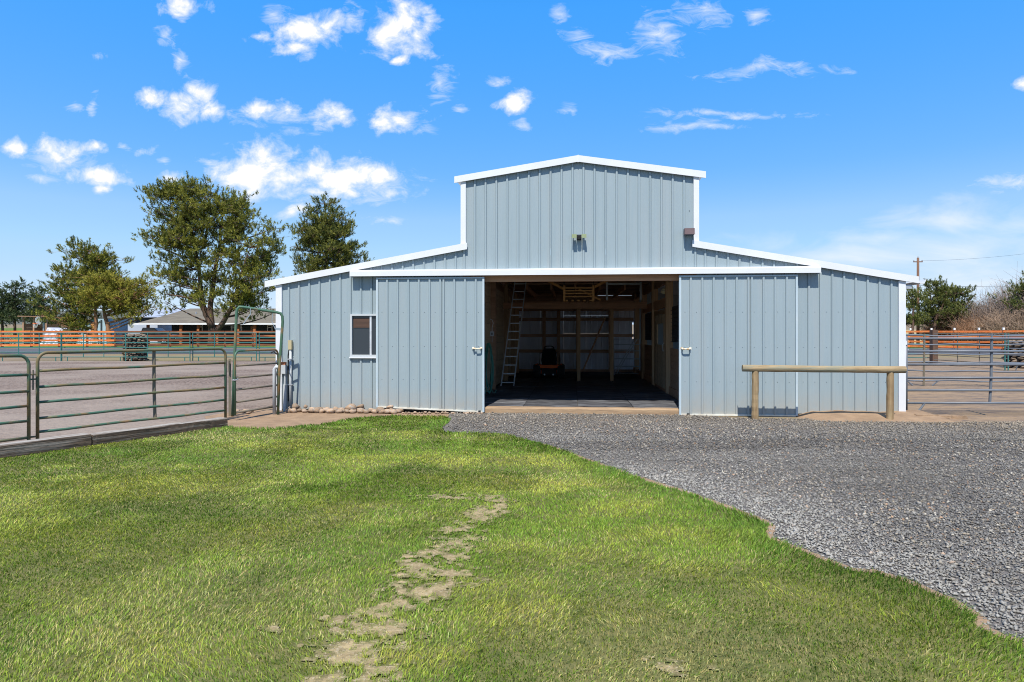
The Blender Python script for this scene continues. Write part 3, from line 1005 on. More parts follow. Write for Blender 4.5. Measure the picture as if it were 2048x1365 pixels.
# inside: floor, mats, sill, posts, planks
MB().box((-2.36, 0.16, -0.05), (2.36, DEPTH - 0.2, 0.10)).build('floor', m_floor, barn)
MB().box((-6.4, 0.1, -0.05), (-2.37, DEPTH - 0.2, 0.05)).build('wing_floor', m_floor, barn)
MB().box((2.37, 0.1, -0.05), (6.4, DEPTH - 0.2, 0.05)).build('wing_floor', m_floor, barn)
mat_me = {}
for j in range(5):
    for i in range(4):
        a = -2.32 + i * 1.16
        mm = MB()
        n = 8
        V = []
        for jj in range(n + 1):
            for ii in range(n + 1):
                wz = 0.006 * math.sin(ii * 2.1 + i * 3 + j) + 0.005 * math.sin(jj * 1.7 + i + j * 2)
                V.append((a + 0.006 + (1.148) * ii / n, 0.165 + j * 1.83 + 0.006 + 1.818 * jj / n, 0.119 + wz))
        Fc = [(r * (n + 1) + q, r * (n + 1) + q + 1, (r + 1) * (n + 1) + q + 1, (r + 1) * (n + 1) + q) for r in range(n) for q in range(n)]
        mm.poly(V, Fc)
        mm.poly([(a + .006, .171 + j * 1.83, .102), (a + 1.154, .171 + j * 1.83, .102), V[n], V[0]], [(0, 1, 2, 3)])
        mm.build('rubber_mat', m_rubber, barn, smooth=True)
s_ = MB()
n = 16
V = []
for i in range(n + 1):
    u = -2.02 + 4.12 * i / n
    w = 0.010 * math.sin(i * 1.9) + 0.007 * math.sin(i * 4.3)
    V += [(u, -0.05 + w, -0.06), (u, -0.045 + w, 0.085 + w * .5), (u, -0.02, 0.11 + w), (u, 0.155, 0.115 + w * .5)]
Fc = [(i * 4 + k, i * 4 + 4 + k, i * 4 + 5 + k, i * 4 + 1 + k) for i in range(n) for k in range(3)]
s_.poly(V, Fc).build('door_sill', m_sill, barn)
# jamb posts and header inside the front wall
for u in (-2.42, 2.30):
    MB().box((u, 0.03, 0.0), (u + 0.14, 0.17, 2.78)).build('post', m_post, barn)
MB().box((-2.42, 0.02, 2.76), (2.44, 0.10, 3.0)).build('header_beam', m_beamw, barn)
MB().box((-2.42, 0.03, 3.9), (2.44, 0.09, 4.04)).build('girt', m_beamw, barn)
# left aisle wall of horizontal boards
lw = -2.36
pl = None
for r in range(17):
    for (a, b) in ((0.2, 4.3), (4.3, 8.2), (8.2, 13.8)):
        z = 0.12 + r * 0.182
        MB().box((lw - 0.03, a + 0.003, z), (lw, b - 0.003, z + 0.178 - 0.004 * ((r * 7) % 3 == 0))).build('wall_board', m_plank, barn)
for v in (0.3, 4.35, 8.0, 10.6, 12.6):
    MB().box((lw, v, 0.1), (lw + 0.14, v + 0.16, 4.6)).build('post', m_oldwood if v == 4.35 else m_post, barn)
MB().box((lw, 0.2, 3.22), (lw + 0.06, 13.8, 3.46)).build('girt', m_beamw, barn)
# right aisle wall: stall front, posts, stall door, grille
rw = 2.40
for (a, b, top) in ((0.2, 3.5, 1.45), (7.3, 11.0, 1.45)):
    nb = int((top - 0.14) / 0.165)
    for r in range(nb):
        z = 0.14 + r * 0.165
        MB().box((rw, a, z), (rw + 0.04, b, z + 0.160)).build('wall_board', m_oldwood, barn)
    g = MB()
    for k in range(int((b - a) / 0.10)):
        g.box((rw + 0.015, a + k * 0.10, top), (rw + 0.027, a + k * 0.10 + 0.012, 2.35))
    for q in range(9):
        g.box((rw + 0.010, a, top + q * 0.10), (rw + 0.015, b, top + q * 0.10 + 0.012))
    g.build('stall_grille', m_black, barn)
for v in (3.55, 6.55, 9.6, 12.2):
    MB().box((rw - 0.10, v, 0.1), (rw + 0.08, v + 0.18, 4.8)).build('post', m_post, barn)
MB().box((rw - 0.03, 0.2, 0.09), (rw + 0.14, 13.6, 0.30)).build('base_timber', m_beamw, barn)
MB().box((rw - 0.06, 3.73, 2.38), (rw + 0.06, 9.6, 2.62)).build('header_beam', m_beamw, barn)
MB().box((rw - 0.02, 0.2, 3.22), (rw + 0.04, 13.6, 3.46)).build('girt', m_beamw, barn)
dr = MB()
sd_ = MB().box((rw - 0.06, 3.85, 0.16), (rw - 0.02, 3.97, 2.32)).box((rw - 0.06, 6.28, 0.16), (rw - 0.02, 6.40, 2.32)).box((rw - 0.06, 3.97, 2.20), (rw - 0.02, 6.28, 2.32)).build('stall_door', m_post, barn)
for k in range(10):
    a = 3.975 + k * 0.23
    top = 2.19 if k in (0, 1, 8, 9) else 1.35
    MB().box((rw - 0.05, a, 0.18), (rw - 0.025, a + 0.226, top)).build('door_board', m_plank, sd_)
    if top < 2:
        MB().box((rw - 0.05, a, 1.95), (rw - 0.025, a + 0.226, 2.19)).build('door_board', m_plank, sd_)
MB().tube([(rw - 0.09, 4.05, 1.2), (rw - 0.12, 4.05, 1.22), (rw - 0.12, 4.05, 1.38), (rw - 0.09, 4.05, 1.4)], 0.012, 6).build('latch', m_alu, sd_)
# cross beam on two posts, 8 m in
uA, vA = UV(1049, 22.0)
ub, vb_ = -2.2, 7.95
MB().box((-2.36, 7.86, 2.47), (2.30, 7.93, 2.68)).build('cross_beam', m_beamw, barn)
for px in (1157.5, 1223):
    u, v = UV(px, 22.1)
    MB().box((u - 0.055, 7.94, 0.11), (u + 0.055, 8.05, 2.50)).build('post', m_post, barn)
u, v = UV(1228.5, 22.4)
# far liner wall
BV = 13.80
for i in range(5):
    a = -2.36 + i * 0.952
    e = a + 0.9515
    if i in (2, 3):
        courses = ((0.10, 1.660), (1.665, 2.397), (2.4005, 2.62))
    else:
        courses = ((0.10, 2.62),)
    if i == 4:
        siding('liner_panel', a + .0005, 2.350, 2.62, 0.10, m_inner, v=BV, phase=-2.3, ribh=0.014, minor=False)
        siding('liner_panel', 2.3505, 2.42, 1.45, 0.10, m_inner, v=BV, phase=-2.3, ribh=0.014, minor=False)
        siding('liner_panel', 2.3505, 2.42, 2.62, 2.12, m_inner, v=BV, phase=-2.3, ribh=0.014, minor=False)
        continue
    for (z0, z1) in courses:
        siding('liner_panel', a + .0005, e, z1, z0, m_inner, v=BV, phase=-2.3, ribh=0.014, minor=False)
for z in (0.14, 0.95, 1.60, 2.26):
    MB().box((-2.36, BV - 0.07, z - 0.07 + (0.0 if z < 2 else 0)), (2.40, BV - 0.03, z + (0.045 if z in (1.60,) else 0.06))).build('girt', m_oldwood, barn)
for u in (-1.32, -0.72, 0.06, 1.38):
    MB().box((u, BV - 0.20, 0.1), (u + 0.13, BV - 0.075, 2.62)).build('post', m_oldwood, barn)
for k in range(11):
    z = 2.60 + k * 0.21
    MB().box((-2.36, BV - 0.02, z), (0.95, BV + 0.02, z + 0.2098)).build('gable_board', m_oldwood, barn)
    MB().box((0.951, BV - 0.02, z + (0.007 if k == 3 else 0)), (2.42, BV + 0.02, z + 0.2098)).build('gable_board', m_oldwood, barn)
# loft of planks above the back half, and roof planks over the aisle
for k in range(14):
    v0 = 8.0 + k * 0.41
    MB().box((-2.36, v0, 3.28), (2.36, v0 + 0.40, 3.32)).build('loft_plank', m_oldwood, barn)
for u in (-1.6, -0.8, 0.0, 0.8, 1.6):
    MB().box((u - 0.03, 8.0, 3.10), (u + 0.03, 13.7, 3.28)).build('joist', m_beamw, barn)
for s in (-1, 1):
    for k in range(8):
        v0 = 0.4 + k * 1.7
        e = s * 2.36
        MB().beam((0, v0, zc(0) - 0.13), (e, v0, zc(e) - 0.13), 0.05, 0.16).build('rafter', m_beamw, barn)
# loft rail: two grey uprights with a bar, right of the middle
ul, vl = UV(1214, 21.0); ur, vr = UV(1281, 21.0)
lf = MB().box((ul - 0.03, vl, 2.7), (ul + 0.03, vl + 0.05, 3.26)).box((ur - 0.03, vl, 2.7), (ur + 0.03, vl + 0.05, 3.26)).box((ul, vl + 0.005, 3.18), (ur, vl + 0.045, 3.24))
lf.build('loft_frame', m_galv, barn)

# ------------------------------------------------------------------ things inside and on the barn


def bthing(name, label, cat, u, v, z=0.0, group=None, rz=0.0):
    return thing(name, label, cat, BT(u, v, z), -TH + rz, group)


# ladder
b0 = at(1001.5, 776, 20.0); b1 = at(1027, 776, 20.0); t0 = at(1031, 556, 21.6); t1 = at(1053, 556, 21.6)
base = (b0 + b1) / 2
lad = thing('ladder', 'tall aluminium ladder leaning beside the left wall inside the barn', 'ladder', base)
for a, b in ((b0, t0), (b1, t1)):
    MB().beam(a - base, b - base, 0.035, 0.085, up=(0, 1, 0)).build('side_rail', m_alu, lad)
    MB().beam(a - base - Vector((0, 0, 0.05)), a - base + Vector((0, 0, 0.04)), 0.05, 0.10, up=(0, 1, 0)).build('foot', m_black, lad)
rl = None
for k in range(13):
    t = (k + 0.6) / 13.4
    MB().tube([b0.lerp(t0, t) - base, b1.lerp(t1, t) - base], 0.019, 6).build('rung', m_alu, lad)

# garden hose
m_hose = mat('green_hose', (0.05, 0.19, 0.14), 0.45, col2=(0.07, 0.24, 0.18), scale=6, rand=.15)
hu, hv = UV(977, 17.4)
hose = MB()
for k in range(9):
    pts = []
    w = 0.05 + 0.012 * (k % 4); L_ = 1.15 + 0.10 * math.sin(k * 2.3) + 0.02 * k
    for q in range(21):
        a = q / 20 * 2 * math.pi
        z = -L_ / 2 * (1 - math.cos(a)) * 1.0
        x = w * math.sin(a) * (1.0 + 0.5 * (-z)) + 0.012 * math.sin(k * 5 + a * 2) + 0.015 * (k % 3 - 1)
        pts.append((x, -0.03 - 0.018 * k + 0.01 * math.cos(a + k), z))
    hose.tube(pts, 0.0095, 6, closed=True)
hose.tube([(0.03, -0.08, -1.1), (0.09, -0.1, -1.24), (0.16, -0.12, -1.28), (0.20, -0.1, -1.2)], 0.0095, 6)
ho = hose.build('garden_hose', m_hose, smooth=True)
ho.location = BT(hu + 0.02, hv, 1.42); ho.rotation_euler = (0, 0, -TH)
tag(ho, 'green garden hose hung in long loops by the left door jamb', 'hose')
# switch box
u, v = UV(984.5, 17.6)
sw = bthing('switch_box', 'small grey electrical box with a wire, above the hanging hose', 'electrical box', u, v, 1.66)
MB().box((-0.045, -0.06, -0.06), (0.045, 0.0, 0.06)).build('box', m_galv, sw)
MB().tube([(0, -0.03, 0.06), (0.0, -0.03, 0.16), (0.03, -0.03, 0.28), (0.0, -0.03, 0.36), (-0.05, -0.03, 0.38)], 0.008, 6).build('wire', m_trim, sw)
MB().tube([(0, -0.03, -0.06), (0.0, -0.03, -0.22)], 0.007, 6).build('conduit', m_galv, sw)
MB().box((-0.015, -0.07, -0.03), (0.015, -0.06, 0.03)).build('switch', m_black, sw)

# mower seen from behind
m_orange = mat('orange_paint', (0.85, 0.15, 0.03), 0.4, col2=(0.75, 0.12, 0.025), scale=5, spec=0.1)
m_tyre = mat('tyre_rubber', (0.022, 0.022, 0.023), 0.85)
m_seat = mat('black_vinyl', (0.012, 0.012, 0.013), 0.9, spec=0.08)
u, v = UV(1098, 23.3)
mow = bthing('riding_mower', 'orange and black riding mower parked against the back wall', 'mower', u, v, 0.12)
s = MB()
s.prism([(-0.25, 0.48), (0.25, 0.48), (0.27, 0.62), (0.22, 0.98), (0.15, 1.03), (-0.15, 1.03), (-0.22, 0.98), (-0.27, 0.62)], 0.02, 0.13)
s.box((-0.25, 0.13, 0.48), (0.25, 0.6, 0.60))
seat = s.build('seat', m_seat, mow)
MB().tube([(-0.17, 0.07, 1.0), (-0.15, 0.07, 1.08), (-0.08, 0.07, 1.11), (0.08, 0.07, 1.11), (0.15, 0.07, 1.08), (0.17, 0.07, 1.0)], 0.02, 8).build('grab_bar', m_black, seat)
fd = MB()
fd.prism([(-0.50, 0.36), (0.50, 0.36), (0.52, 0.42), (0.44, 0.49), (0.26, 0.46), (-0.26, 0.46), (-0.44, 0.49), (-0.52, 0.42)], -0.12, 0.62)
fd.build('fender', m_orange, mow)
en = MB().box((-0.24, -0.30, 0.14), (0.24, 0.0, 0.36)).box((-0.16, -0.34, 0.18), (0.16, -0.30, 0.33))
en.build('engine', m_black, mow)
for x in (-0.14, 0.15):
    MB().tube([(x, -0.345, 0.15), (x, -0.29, 0.15)], 0.03, 8).build('muffler_pipe', m_alu, mow)


def wheel(parent, x, y, r, w):
    t = MB().tube([(x - w / 2, y, r), (x - w * 0.3, y, r), (x + w * 0.3, y, r), (x + w / 2, y, r)], [r * 0.86, r, r, r * 0.86], 16).build('wheel', m_tyre, parent)
    MB().tube([(x - w / 2 - 0.006, y, r), (x + w / 2 + 0.006, y, r)], r * 0.5, 12).build('rim', m_galv, t)


for sx in (-1, 1):
    wheel(mow, sx * 0.42, 0.0, 0.25, 0.24); wheel(mow, sx * 0.36, 1.25, 0.16, 0.15)
MB().box((-0.46, 0.62, 0.12), (0.46, 1.15, 0.24)).build('mower_deck', m_orange, mow)
for sx in (-1, 1):
    MB().tube([(sx * 0.34, 0.5, 0.45), (sx * 0.34, 0.62, 0.85), (sx * 0.12, 0.64, 0.92)], 0.014, 6).build('control_lever', m_black, mow)
MB().box((-0.3, 0.0, 0.30), (0.3, 1.2, 0.36)).build('chassis', m_black, mow)

# pipe gate leaning inside on the right
p0 = at(1228, 751, 25.3); p1 = at(1284, 751, 25.3)
ig = thing('pipe_gate', 'grey pipe gate with a doubled diagonal brace standing inside the barn', 'gate', (p0.x, p0.y, 0.12), -TH)
gl = (p1 - p0).length
MB().tube([(0, 0, 0), (0, 0.06, 1.34), (gl, 0.06, 1.34), (gl, 0, 0)], 0.024, 8).build('frame', m_galv, ig)
for z in (0.06, 0.32, 0.60, 0.90, 1.14):
    MB().tube([(0, 0.06 * z / 1.34, z), (gl, 0.06 * z / 1.34, z)], 0.018, 8).build('rail', m_galv, ig)
MB().tube([(gl - 0.1, 0.0, 0.05), (gl - 0.1, 0.06, 1.34)], 0.018, 8).build('upright', m_galv, ig)
for k in (0, 0.09):
    MB().beam((0.02 + k, -0.02, 0.08), (gl * 0.72 + k, 0.03, 1.32), 0.03, 0.03).build('brace', m_galv, ig)
# dark pole leaning at the back
a = at(1165, 744, 24.8); b = at(1210, 636, 25.4)
po = MB().tube([Vector((0, 0, 0)), b - a], 0.035, 8).build('wooden_pole', m_oldwood)
po.location = a
tag(po, 'dark wooden pole leaning diagonally by the back wall of the barn', 'pole')

# hanging wooden rack under the roof
m_rack = mat('varnished_pine', (0.46, 0.24, 0.08), 0.6, col2=(0.36, 0.17, 0.05), scale=4, stretch=(1, 4, 4))
rk0 = at(1158, 590, 17.2)
rack = thing('hanging_rack', 'orange pine rack of slats hung high in the middle of the barn', 'rack', rk0, -TH)
for x in (-0.40, 0.34):
    for y in (0.0, 0.55):
        MB().box((x, y, -0.15), (x + 0.05, y + 0.05, 0.24 if y == 0 else 0.12)).build('rack_post', m_rack, rack)
for k, z in enumerate((0.16, 0.09, 0.02, -0.06)):
    MB().box((-0.35, 0.01, z), (0.34, 0.04, z + 0.03)).build('slat', m_rack, rack)
for k in range(5):
    MB().box((-0.34 + k * 0.15, 0.0, -0.15), (-0.28 + k * 0.15, 0.60, -0.13)).build('slat', m_rack, rack)
MB().beam((0.0, 0.02, 0.14), (0.55, 0.3, -0.12), 0.03, 0.04).build('slat', m_rack, rack)
MB().beam((-0.40, 0.02, 0.16), (-1.02, 0.5, 0.52), 0.035, 0.06).build('brace', m_rack, rack)
MB().beam((0.40, 0.02, 0.20), (1.0, 0.5, 0.54), 0.035, 0.06).build('brace', m_rack, rack)
for x in (-0.38, 0.36):
    MB().beam((x, 0.02, 0.22), (x, 0.02, 3.35), 0.02, 0.02).build('hanger', m_black, rack)

# small lamp on the right post
u, v = UV(1329, 17.7)
lp = bthing('barn_lamp', 'small unlit cream lamp high on the right post inside the barn', 'lamp', u, v, 2.80)
MB().tube([(0.10, 0.0, 0.06), (0.02, 0, 0.04)], 0.022, 8).build('arm', m_black, lp)
MB().tube([(0.02, 0, 0.05), (-0.01, -0.03, 0.0), (-0.03, -0.06, -0.06)], [0.03, 0.06, 0.075], 12).build('lamp_shade', mat('cream_shade', (0.75, 0.68, 0.45), 0.4), lp)

# twin floodlight on the gable
u = U(1158)
fl = bthing('floodlight', 'twin head security floodlight with black sensor in the middle of the gable', 'floodlight', u, -0.02, 3.66)
m_cream = mat('yellowed_plastic', (0.27, 0.31, 0.17), 0.45, col2=(0.22, 0.26, 0.14), scale=12)
MB().box((-0.05, -0.05, -0.05), (0.05, 0.0, 0.06)).build('mount', m_black, fl)
for sx in (-1, 1):
    h = MB(); cx_ = sx * 0.10
    h.poly([(cx_ - 0.05, -0.16, -0.02), (cx_ + 0.05, -0.16, -0.02), (cx_ + 0.05, -0.16, 0.055), (cx_ - 0.05, -0.16, 0.055), (cx_ - 0.035, -0.05, 0.0), (cx_ + 0.035, -0.05, 0.0), (cx_ + 0.035, -0.05, 0.06), (cx_ - 0.035, -0.05, 0.06)],
           [(0, 1, 2, 3), (7, 6, 5, 4), (0, 4, 5, 1), (1, 5, 6, 2), (2, 6, 7, 3), (3, 7, 4, 0)])
    h.build('lamp_head', m_cream, fl)
MB().tube([(0, -0.06, 0.0), (0, -0.11, -0.01), (0, -0.14, -0.015)], [0.04, 0.046, 0.036], 10).build('sensor', m_black, fl)
MB().tube([(0, -0.06, -0.04), (0, -0.12, -0.05)], 0.02, 8).build('sensor_eye', m_black, fl)
# brown wall box
u = U(1376)
wb = bthing('wall_light', 'brown box shaped wall light beside the white corner of the raised centre', 'wall light', u, -0.052, 3.68)
MB().prism([(-0.10, 0.0), (0.10, 0.0), (0.10, 0.125), (-0.10, 0.125)], -0.15, 0.0).build('housing', mat('brown_housing', (0.13, 0.085, 0.085), 0.5, col2=(0.16, 0.11, 0.11), scale=6), wb)
MB().box((-0.085, -0.14, -0.012), (0.085, -0.02, 0.0)).build('lens', m_glass, wb)

# ------------------------------------------------------------------ round the barn front
m_log = mat('peeled_log', (0.36, 0.27, 0.155), 0.85, col2=(0.25, 0.18, 0.10), scale=2.5, stretch=(0.7, 7, 7), col3=(0.23, 0.215, 0.15), scale3=1.2, lo3=.5, hi3=.62, bump=0.004, bscale=10, spec=0.15, rand=.1)
m_logv = mat('peeled_log_post', (0.36, 0.265, 0.15), 0.85, col2=(0.25, 0.165, 0.085), scale=2.5, stretch=(7, 7, 0.7), col3=(0.20, 0.15, 0.09), scale3=1.5, lo3=.55, hi3=.68, bump=0.004, bscale=10, spec=0.15, rand=.1)


def log(p0, p1, r, name, m, parent, seed=0, taper=0.0):
    p0, p1 = Vector(p0), Vector(p1)
    n = 14
    rr = random.Random(seed)
    pts = []; rs = []
    d = (p1 - p0)
    for i in range(n + 1):
        t = i / n
        pts.append(p0.lerp(p1, t) + Vector((rr.uniform(-1, 1), rr.uniform(-1, 1), rr.uniform(-1, 1))) * 0.003)
        rs.append(r * (1 + taper * (t - 0.5)) * rr.uniform(0.97, 1.03))
    return MB().tube(pts, rs, 14).build(name, m, parent, smooth=False)


q0, q1 = at(1485, 737, 13.10), at(1811, 740, 12.82)
hr = thing('hitching_rail', 'round log hitching rail on two posts before the right barn door', 'hitching rail', (q0.x, q0.y, 0))
o = Vector((q0.x, q0.y, 0))
log(q0 - o, q1 - o, 0.066, 'rail', m_log, hr, 1)
for px, k in ((1511.5, 2), (1782, 3)):
    t = (px - 1485) / (1811 - 1485)
    p = q0.lerp(q1, t) - o
    log((p.x, p.y + 0.03, -0.15), (p.x, p.y + 0.015, p.z - 0.045), 0.065, 'post', m_logv, hr, k, -0.06)
# mound of dirt against the right wall
mb = MB(); V = []; nU, nV = 26, 9
for i in range(nU + 1):
    u = 4.36 + (7.45 - 4.36) * i / nU
    for j in range(nV + 1):
        v = -0.98 + 1.08 * j / nV
        t = j / nV
        e = min(1, (u - 4.36) / 0.35) * min(1, (7.45 - u) / 0.6)
        z = (0.035 + 0.10 * t) * min(1, t * 5) * max(0, e) - 0.02 + 0.02 * (math.sin(u * 5 + v * 3) * 0.5 + math.sin(u * 11 + 1) * 0.3) * t
        w = BT(u, v, z)
        V.append(w)
Fc = [(i * (nV + 1) + j, (i + 1) * (nV + 1) + j, (i + 1) * (nV + 1) + j + 1, i * (nV + 1) + j + 1) for i in range(nU) for j in range(nV)]
mb.poly(V, Fc).build('dirt_bank', m_dirt, smooth=True, kind='structure')
# broken slabs of dirt by the right corner
rk = MB()
for k, (u, v, a, b, h) in enumerate(((6.75, -0.35, .32, .12, .08), (7.1, -0.28, .26, .12, .07), (7.4, -0.2, .22, .10, .05), (6.95, -0.55, .16, .08, .04))):
    w = BT(u, v, 0)
    pts = []
    for q in range(7):
        an = q / 7 * 2 * math.pi
        pts.append((w.x + a * math.cos(an) * random.uniform(.75, 1.1), w.y + b * math.sin(an) * random.uniform(.75, 1.1)))
    V = [(x, y, -.02) for x, y in pts] + [(x * .9 + w.x * .1, y * .9 + w.y * .1, h + random.uniform(-.012, .012)) for x, y in pts]
    so = MB().poly(V, [tuple(range(6, -1, -1)), tuple(range(7, 14))] + [(i, (i + 1) % 7, (i + 1) % 7 + 7, i + 7) for i in range(7)]).build('dirt_slab', m_dirt)
    tag(so, 'broken crust of tan dirt at the foot of the barn\'s right corner', 'dirt slab', 'slabs of dirt by the right corner')

# river stones along the left wall
m_river = mat('river_stone', (0.36, 0.235, 0.14), 0.8, col2=(0.27, 0.19, 0.125), scale=5, col3=(0.30, 0.265, 0.23), scale3=3, lo3=.5, hi3=.6, bump=0.006, bscale=16, spec=0.2, rand=.3)
stone_me = []
for k in range(6):
    import bmesh
    bm = bmesh.new(); bmesh.ops.create_icosphere(bm, subdivisions=2, radius=1.0)
    rr = random.Random(k)
    ax = (rr.uniform(.9, 1.3), rr.uniform(.75, 1.0), rr.uniform(.6, .8))
    ph = [rr.uniform(0, 6) for _ in range(6)]
    for vv in bm.verts:
        c = vv.co
        f = 1 + 0.13 * math.sin(c.x * 3 + ph[0]) + 0.11 * math.sin(c.y * 3.4 + ph[1]) + 0.1 * math.sin(c.z * 4 + c.x * 2 + ph[2])
        vv.co = Vector((c.x * ax[0] * f, c.y * ax[1] * f, c.z * ax[2] * f))
    me = bpy.data.meshes.new('river_stone'); bm.to_mesh(me); bm.free()
    me.polygons.foreach_set('use_smooth', [True] * len(me.polygons)); me.materials.append(m_river)
    stone_me.append(me)
rr = random.Random(5)
cnt = 0


def put_stone(u, v, r, z=None, label=None):
    o = link('river_stone', stone_me[rr.randrange(6)], None, BT(u, v, r * 0.42 if z is None else z), (rr.uniform(-.3, .3), rr.uniform(-.3, .3), rr.uniform(0, 6.28)), (r, r, r))
    tag(o, label or 'rounded tan river stone in the row along the foot of the left barn wall', 'stone', 'river stones along the left wall')


u = -6.1
while u < -1.95:
    big = u < -3.6
    for row in range(3 if big else 2):
        r = rr.uniform(0.05, 0.085) if big else rr.uniform(0.022, 0.036)
        put_stone(u + rr.uniform(-.05, .05), (-0.10 if big else -0.26) - row * (0.12 if big else 0.07) - rr.uniform(0, .05), r, (r * 0.5 + (0.07 if row == 0 and rr.random() < .4 and big else 0)), None if big else 'small river stone in the thin line below the left sliding door')
    u += rr.uniform(0.13, 0.19) if big else rr.uniform(0.085, 0.14)
put_stone(U(598), -0.20, 0.105, 0.10, 'tilted flat stone, the tallest in the row under the left barn wall')
put_stone(U(707), -0.20, 0.125, 0.08, 'largest rounded stone in the row, below the barn window')
put_stone(U(770), -0.34, 0.085, 0.07, 'lone round stone in front of the left sliding door\'s lower corner')
for k in range(9):
    put_stone(-6.75 - rr.uniform(0, .5), -0.3 - rr.uniform(0, .5), rr.uniform(.04, .06), None, 'loose river stone on the dirt behind the small walk gate')

# pipes and box on the left corner
m_pvc = mat('grey_pvc', (0.42, 0.44, 0.44), 0.5, col2=(0.36, 0.37, 0.36), scale=4)
u = U(583)
cp = bthing('conduit_pipe', 'tall grey conduit with a tan cap clamped to the left end of the barn', 'conduit', u, -0.055, 0)
MB().tube([(0, 0, -0.05), (0, 0, 1.34)], 0.028, 10).build('pipe', m_pvc, cp, smooth=True)
MB().box((-0.04, -0.04, 1.32), (0.04, 0.03, 1.52)).build('cap', mat('tan_cap', (0.40, 0.34, 0.20), 0.6), cp)
for z in (0.55, 1.1):
    MB().box((-0.055, -0.032, z), (0.055, 0.03, z + 0.022)).build('clamp', m_galv, cp)
MB().tube([(-0.06, 0.02, 0.2), (-0.06, 0.015, 1.2), (-0.03, 0.0, 1.33)], 0.012, 6).build('cable', m_black, cp)
u = U(571)
jb = bthing('junction_box', 'white electrical box with rusty top on a short post by the left corner', 'electrical box', u, -0.10, 0)
MB().box((-0.06, -0.05, 0.80), (0.06, 0.05, 0.99)).build('box', m_pvc, jb)
MB().box((-0.05, -0.04, 0.992), (0.05, 0.04, 1.05)).build('cap', mat('rusty_cap', (0.35, 0.12, 0.05), 0.8), jb)
MB().box((0.0, -0.03, -0.05), (0.06, 0.03, 0.56)).build('post', m_pvc, jb)
MB().tube([(0.03, 0, 0.56), (0.03, 0, 0.80)], 0.018, 8).build('conduit', m_pvc, jb)
MB().tube([(-0.05, -0.03, 1.0), (-0.10, -0.05, 1.2), (-0.18, -0.08, 1.28), (-0.24, -0.1, 1.25)], 0.016, 6).build('cable', m_black, jb)
p = at(549, 836, 13.95)
sp = MB().tube([(0, 0, -0.05), (0, 0, 0.93), (0.03, 0, 0.97), (0.10, 0, 0.97)], 0.04, 10).build('standpipe', mat('white_pvc', (0.42, 0.44, 0.45), 0.45), smooth=True)
sp.location = (p.x, p.y, 0); tag(sp, 'white plastic standpipe at the gate hinge by the barn corner', 'pipe')

# ------------------------------------------------------------------ arena side: timbers, gates, panels
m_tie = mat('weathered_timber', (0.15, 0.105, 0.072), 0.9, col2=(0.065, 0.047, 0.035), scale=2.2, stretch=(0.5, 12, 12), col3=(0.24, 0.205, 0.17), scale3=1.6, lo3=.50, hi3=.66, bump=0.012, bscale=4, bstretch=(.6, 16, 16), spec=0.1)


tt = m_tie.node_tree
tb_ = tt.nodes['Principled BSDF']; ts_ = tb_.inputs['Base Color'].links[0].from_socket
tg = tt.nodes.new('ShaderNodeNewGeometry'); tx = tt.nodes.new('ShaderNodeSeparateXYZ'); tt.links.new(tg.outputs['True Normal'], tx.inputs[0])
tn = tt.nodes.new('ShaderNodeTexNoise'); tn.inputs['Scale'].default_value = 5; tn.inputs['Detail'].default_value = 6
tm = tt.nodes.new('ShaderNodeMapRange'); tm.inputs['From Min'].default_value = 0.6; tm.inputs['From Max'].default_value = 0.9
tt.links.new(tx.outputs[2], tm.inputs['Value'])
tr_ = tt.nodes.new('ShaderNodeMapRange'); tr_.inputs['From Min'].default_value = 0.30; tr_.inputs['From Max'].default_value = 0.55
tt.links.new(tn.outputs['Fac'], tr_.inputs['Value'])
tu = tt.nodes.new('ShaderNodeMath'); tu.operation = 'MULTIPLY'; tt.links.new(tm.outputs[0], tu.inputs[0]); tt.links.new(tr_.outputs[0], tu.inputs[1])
tk = tt.nodes.new('ShaderNodeMix'); tk.data_type = 'RGBA'; tt.links.new(tu.outputs[0], tk.inputs[0]); tt.links.new(ts_, tk.inputs[6]); tk.inputs[7].default_value = (0.34, 0.31, 0.27, 1)  # mixes a paler tone into the faces that point up
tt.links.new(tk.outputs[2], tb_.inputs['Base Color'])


def timber(pa, pb, w, h, label, seed):
    pa, pb = Vector(pa), Vector(pb)
    L_ = (pb - pa).length
    n = 40
    rr = random.Random(seed)
    V = []
    prof = []
    for (y, z) in ((0, -0.03), (0, h * .35), (0, h * .94), (0.008, h), (w * .5, h), (w - .008, h), (w, h * .7), (w, -0.03)):
        prof.append((y, z))
    m_ = len(prof)
    for i in range(n + 1):
        for k, (y, z) in enumerate(prof):
            a = 0.004 * math.sin(i * .35 + k * 2.2 + seed) + rr.uniform(-.002, .002)
            V.append((L_ * i / n, y + a, z + (a * .8 if z > 0.05 else 0)))
    Fc = [(i * m_ + k, i * m_ + k + 1, (i + 1) * m_ + k + 1, (i + 1) * m_ + k) for i in range(n) for k in range(m_ - 1)]
    Fc += [tuple(range(m_)), tuple(n * m_ + k for k in range(m_ - 1, -1, -1))]
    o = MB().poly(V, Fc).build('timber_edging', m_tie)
    o.location = pa; o.rotation_euler = (0, 0, math.atan2(pb.y - pa.y, pb.x - pa.x))
    tag(o, label, 'timber', 'timbers edging the arena')
    return o


j0 = G(184, 892)
jd = tim0 + tdir * ((j0 - tim0).dot(tdir))
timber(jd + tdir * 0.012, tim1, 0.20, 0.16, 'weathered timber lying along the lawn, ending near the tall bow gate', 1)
timber(timfar, jd - tdir * 0.012, 0.20, 0.175, 'paler topped timber lying along the lawn and running out of the frame', 2)

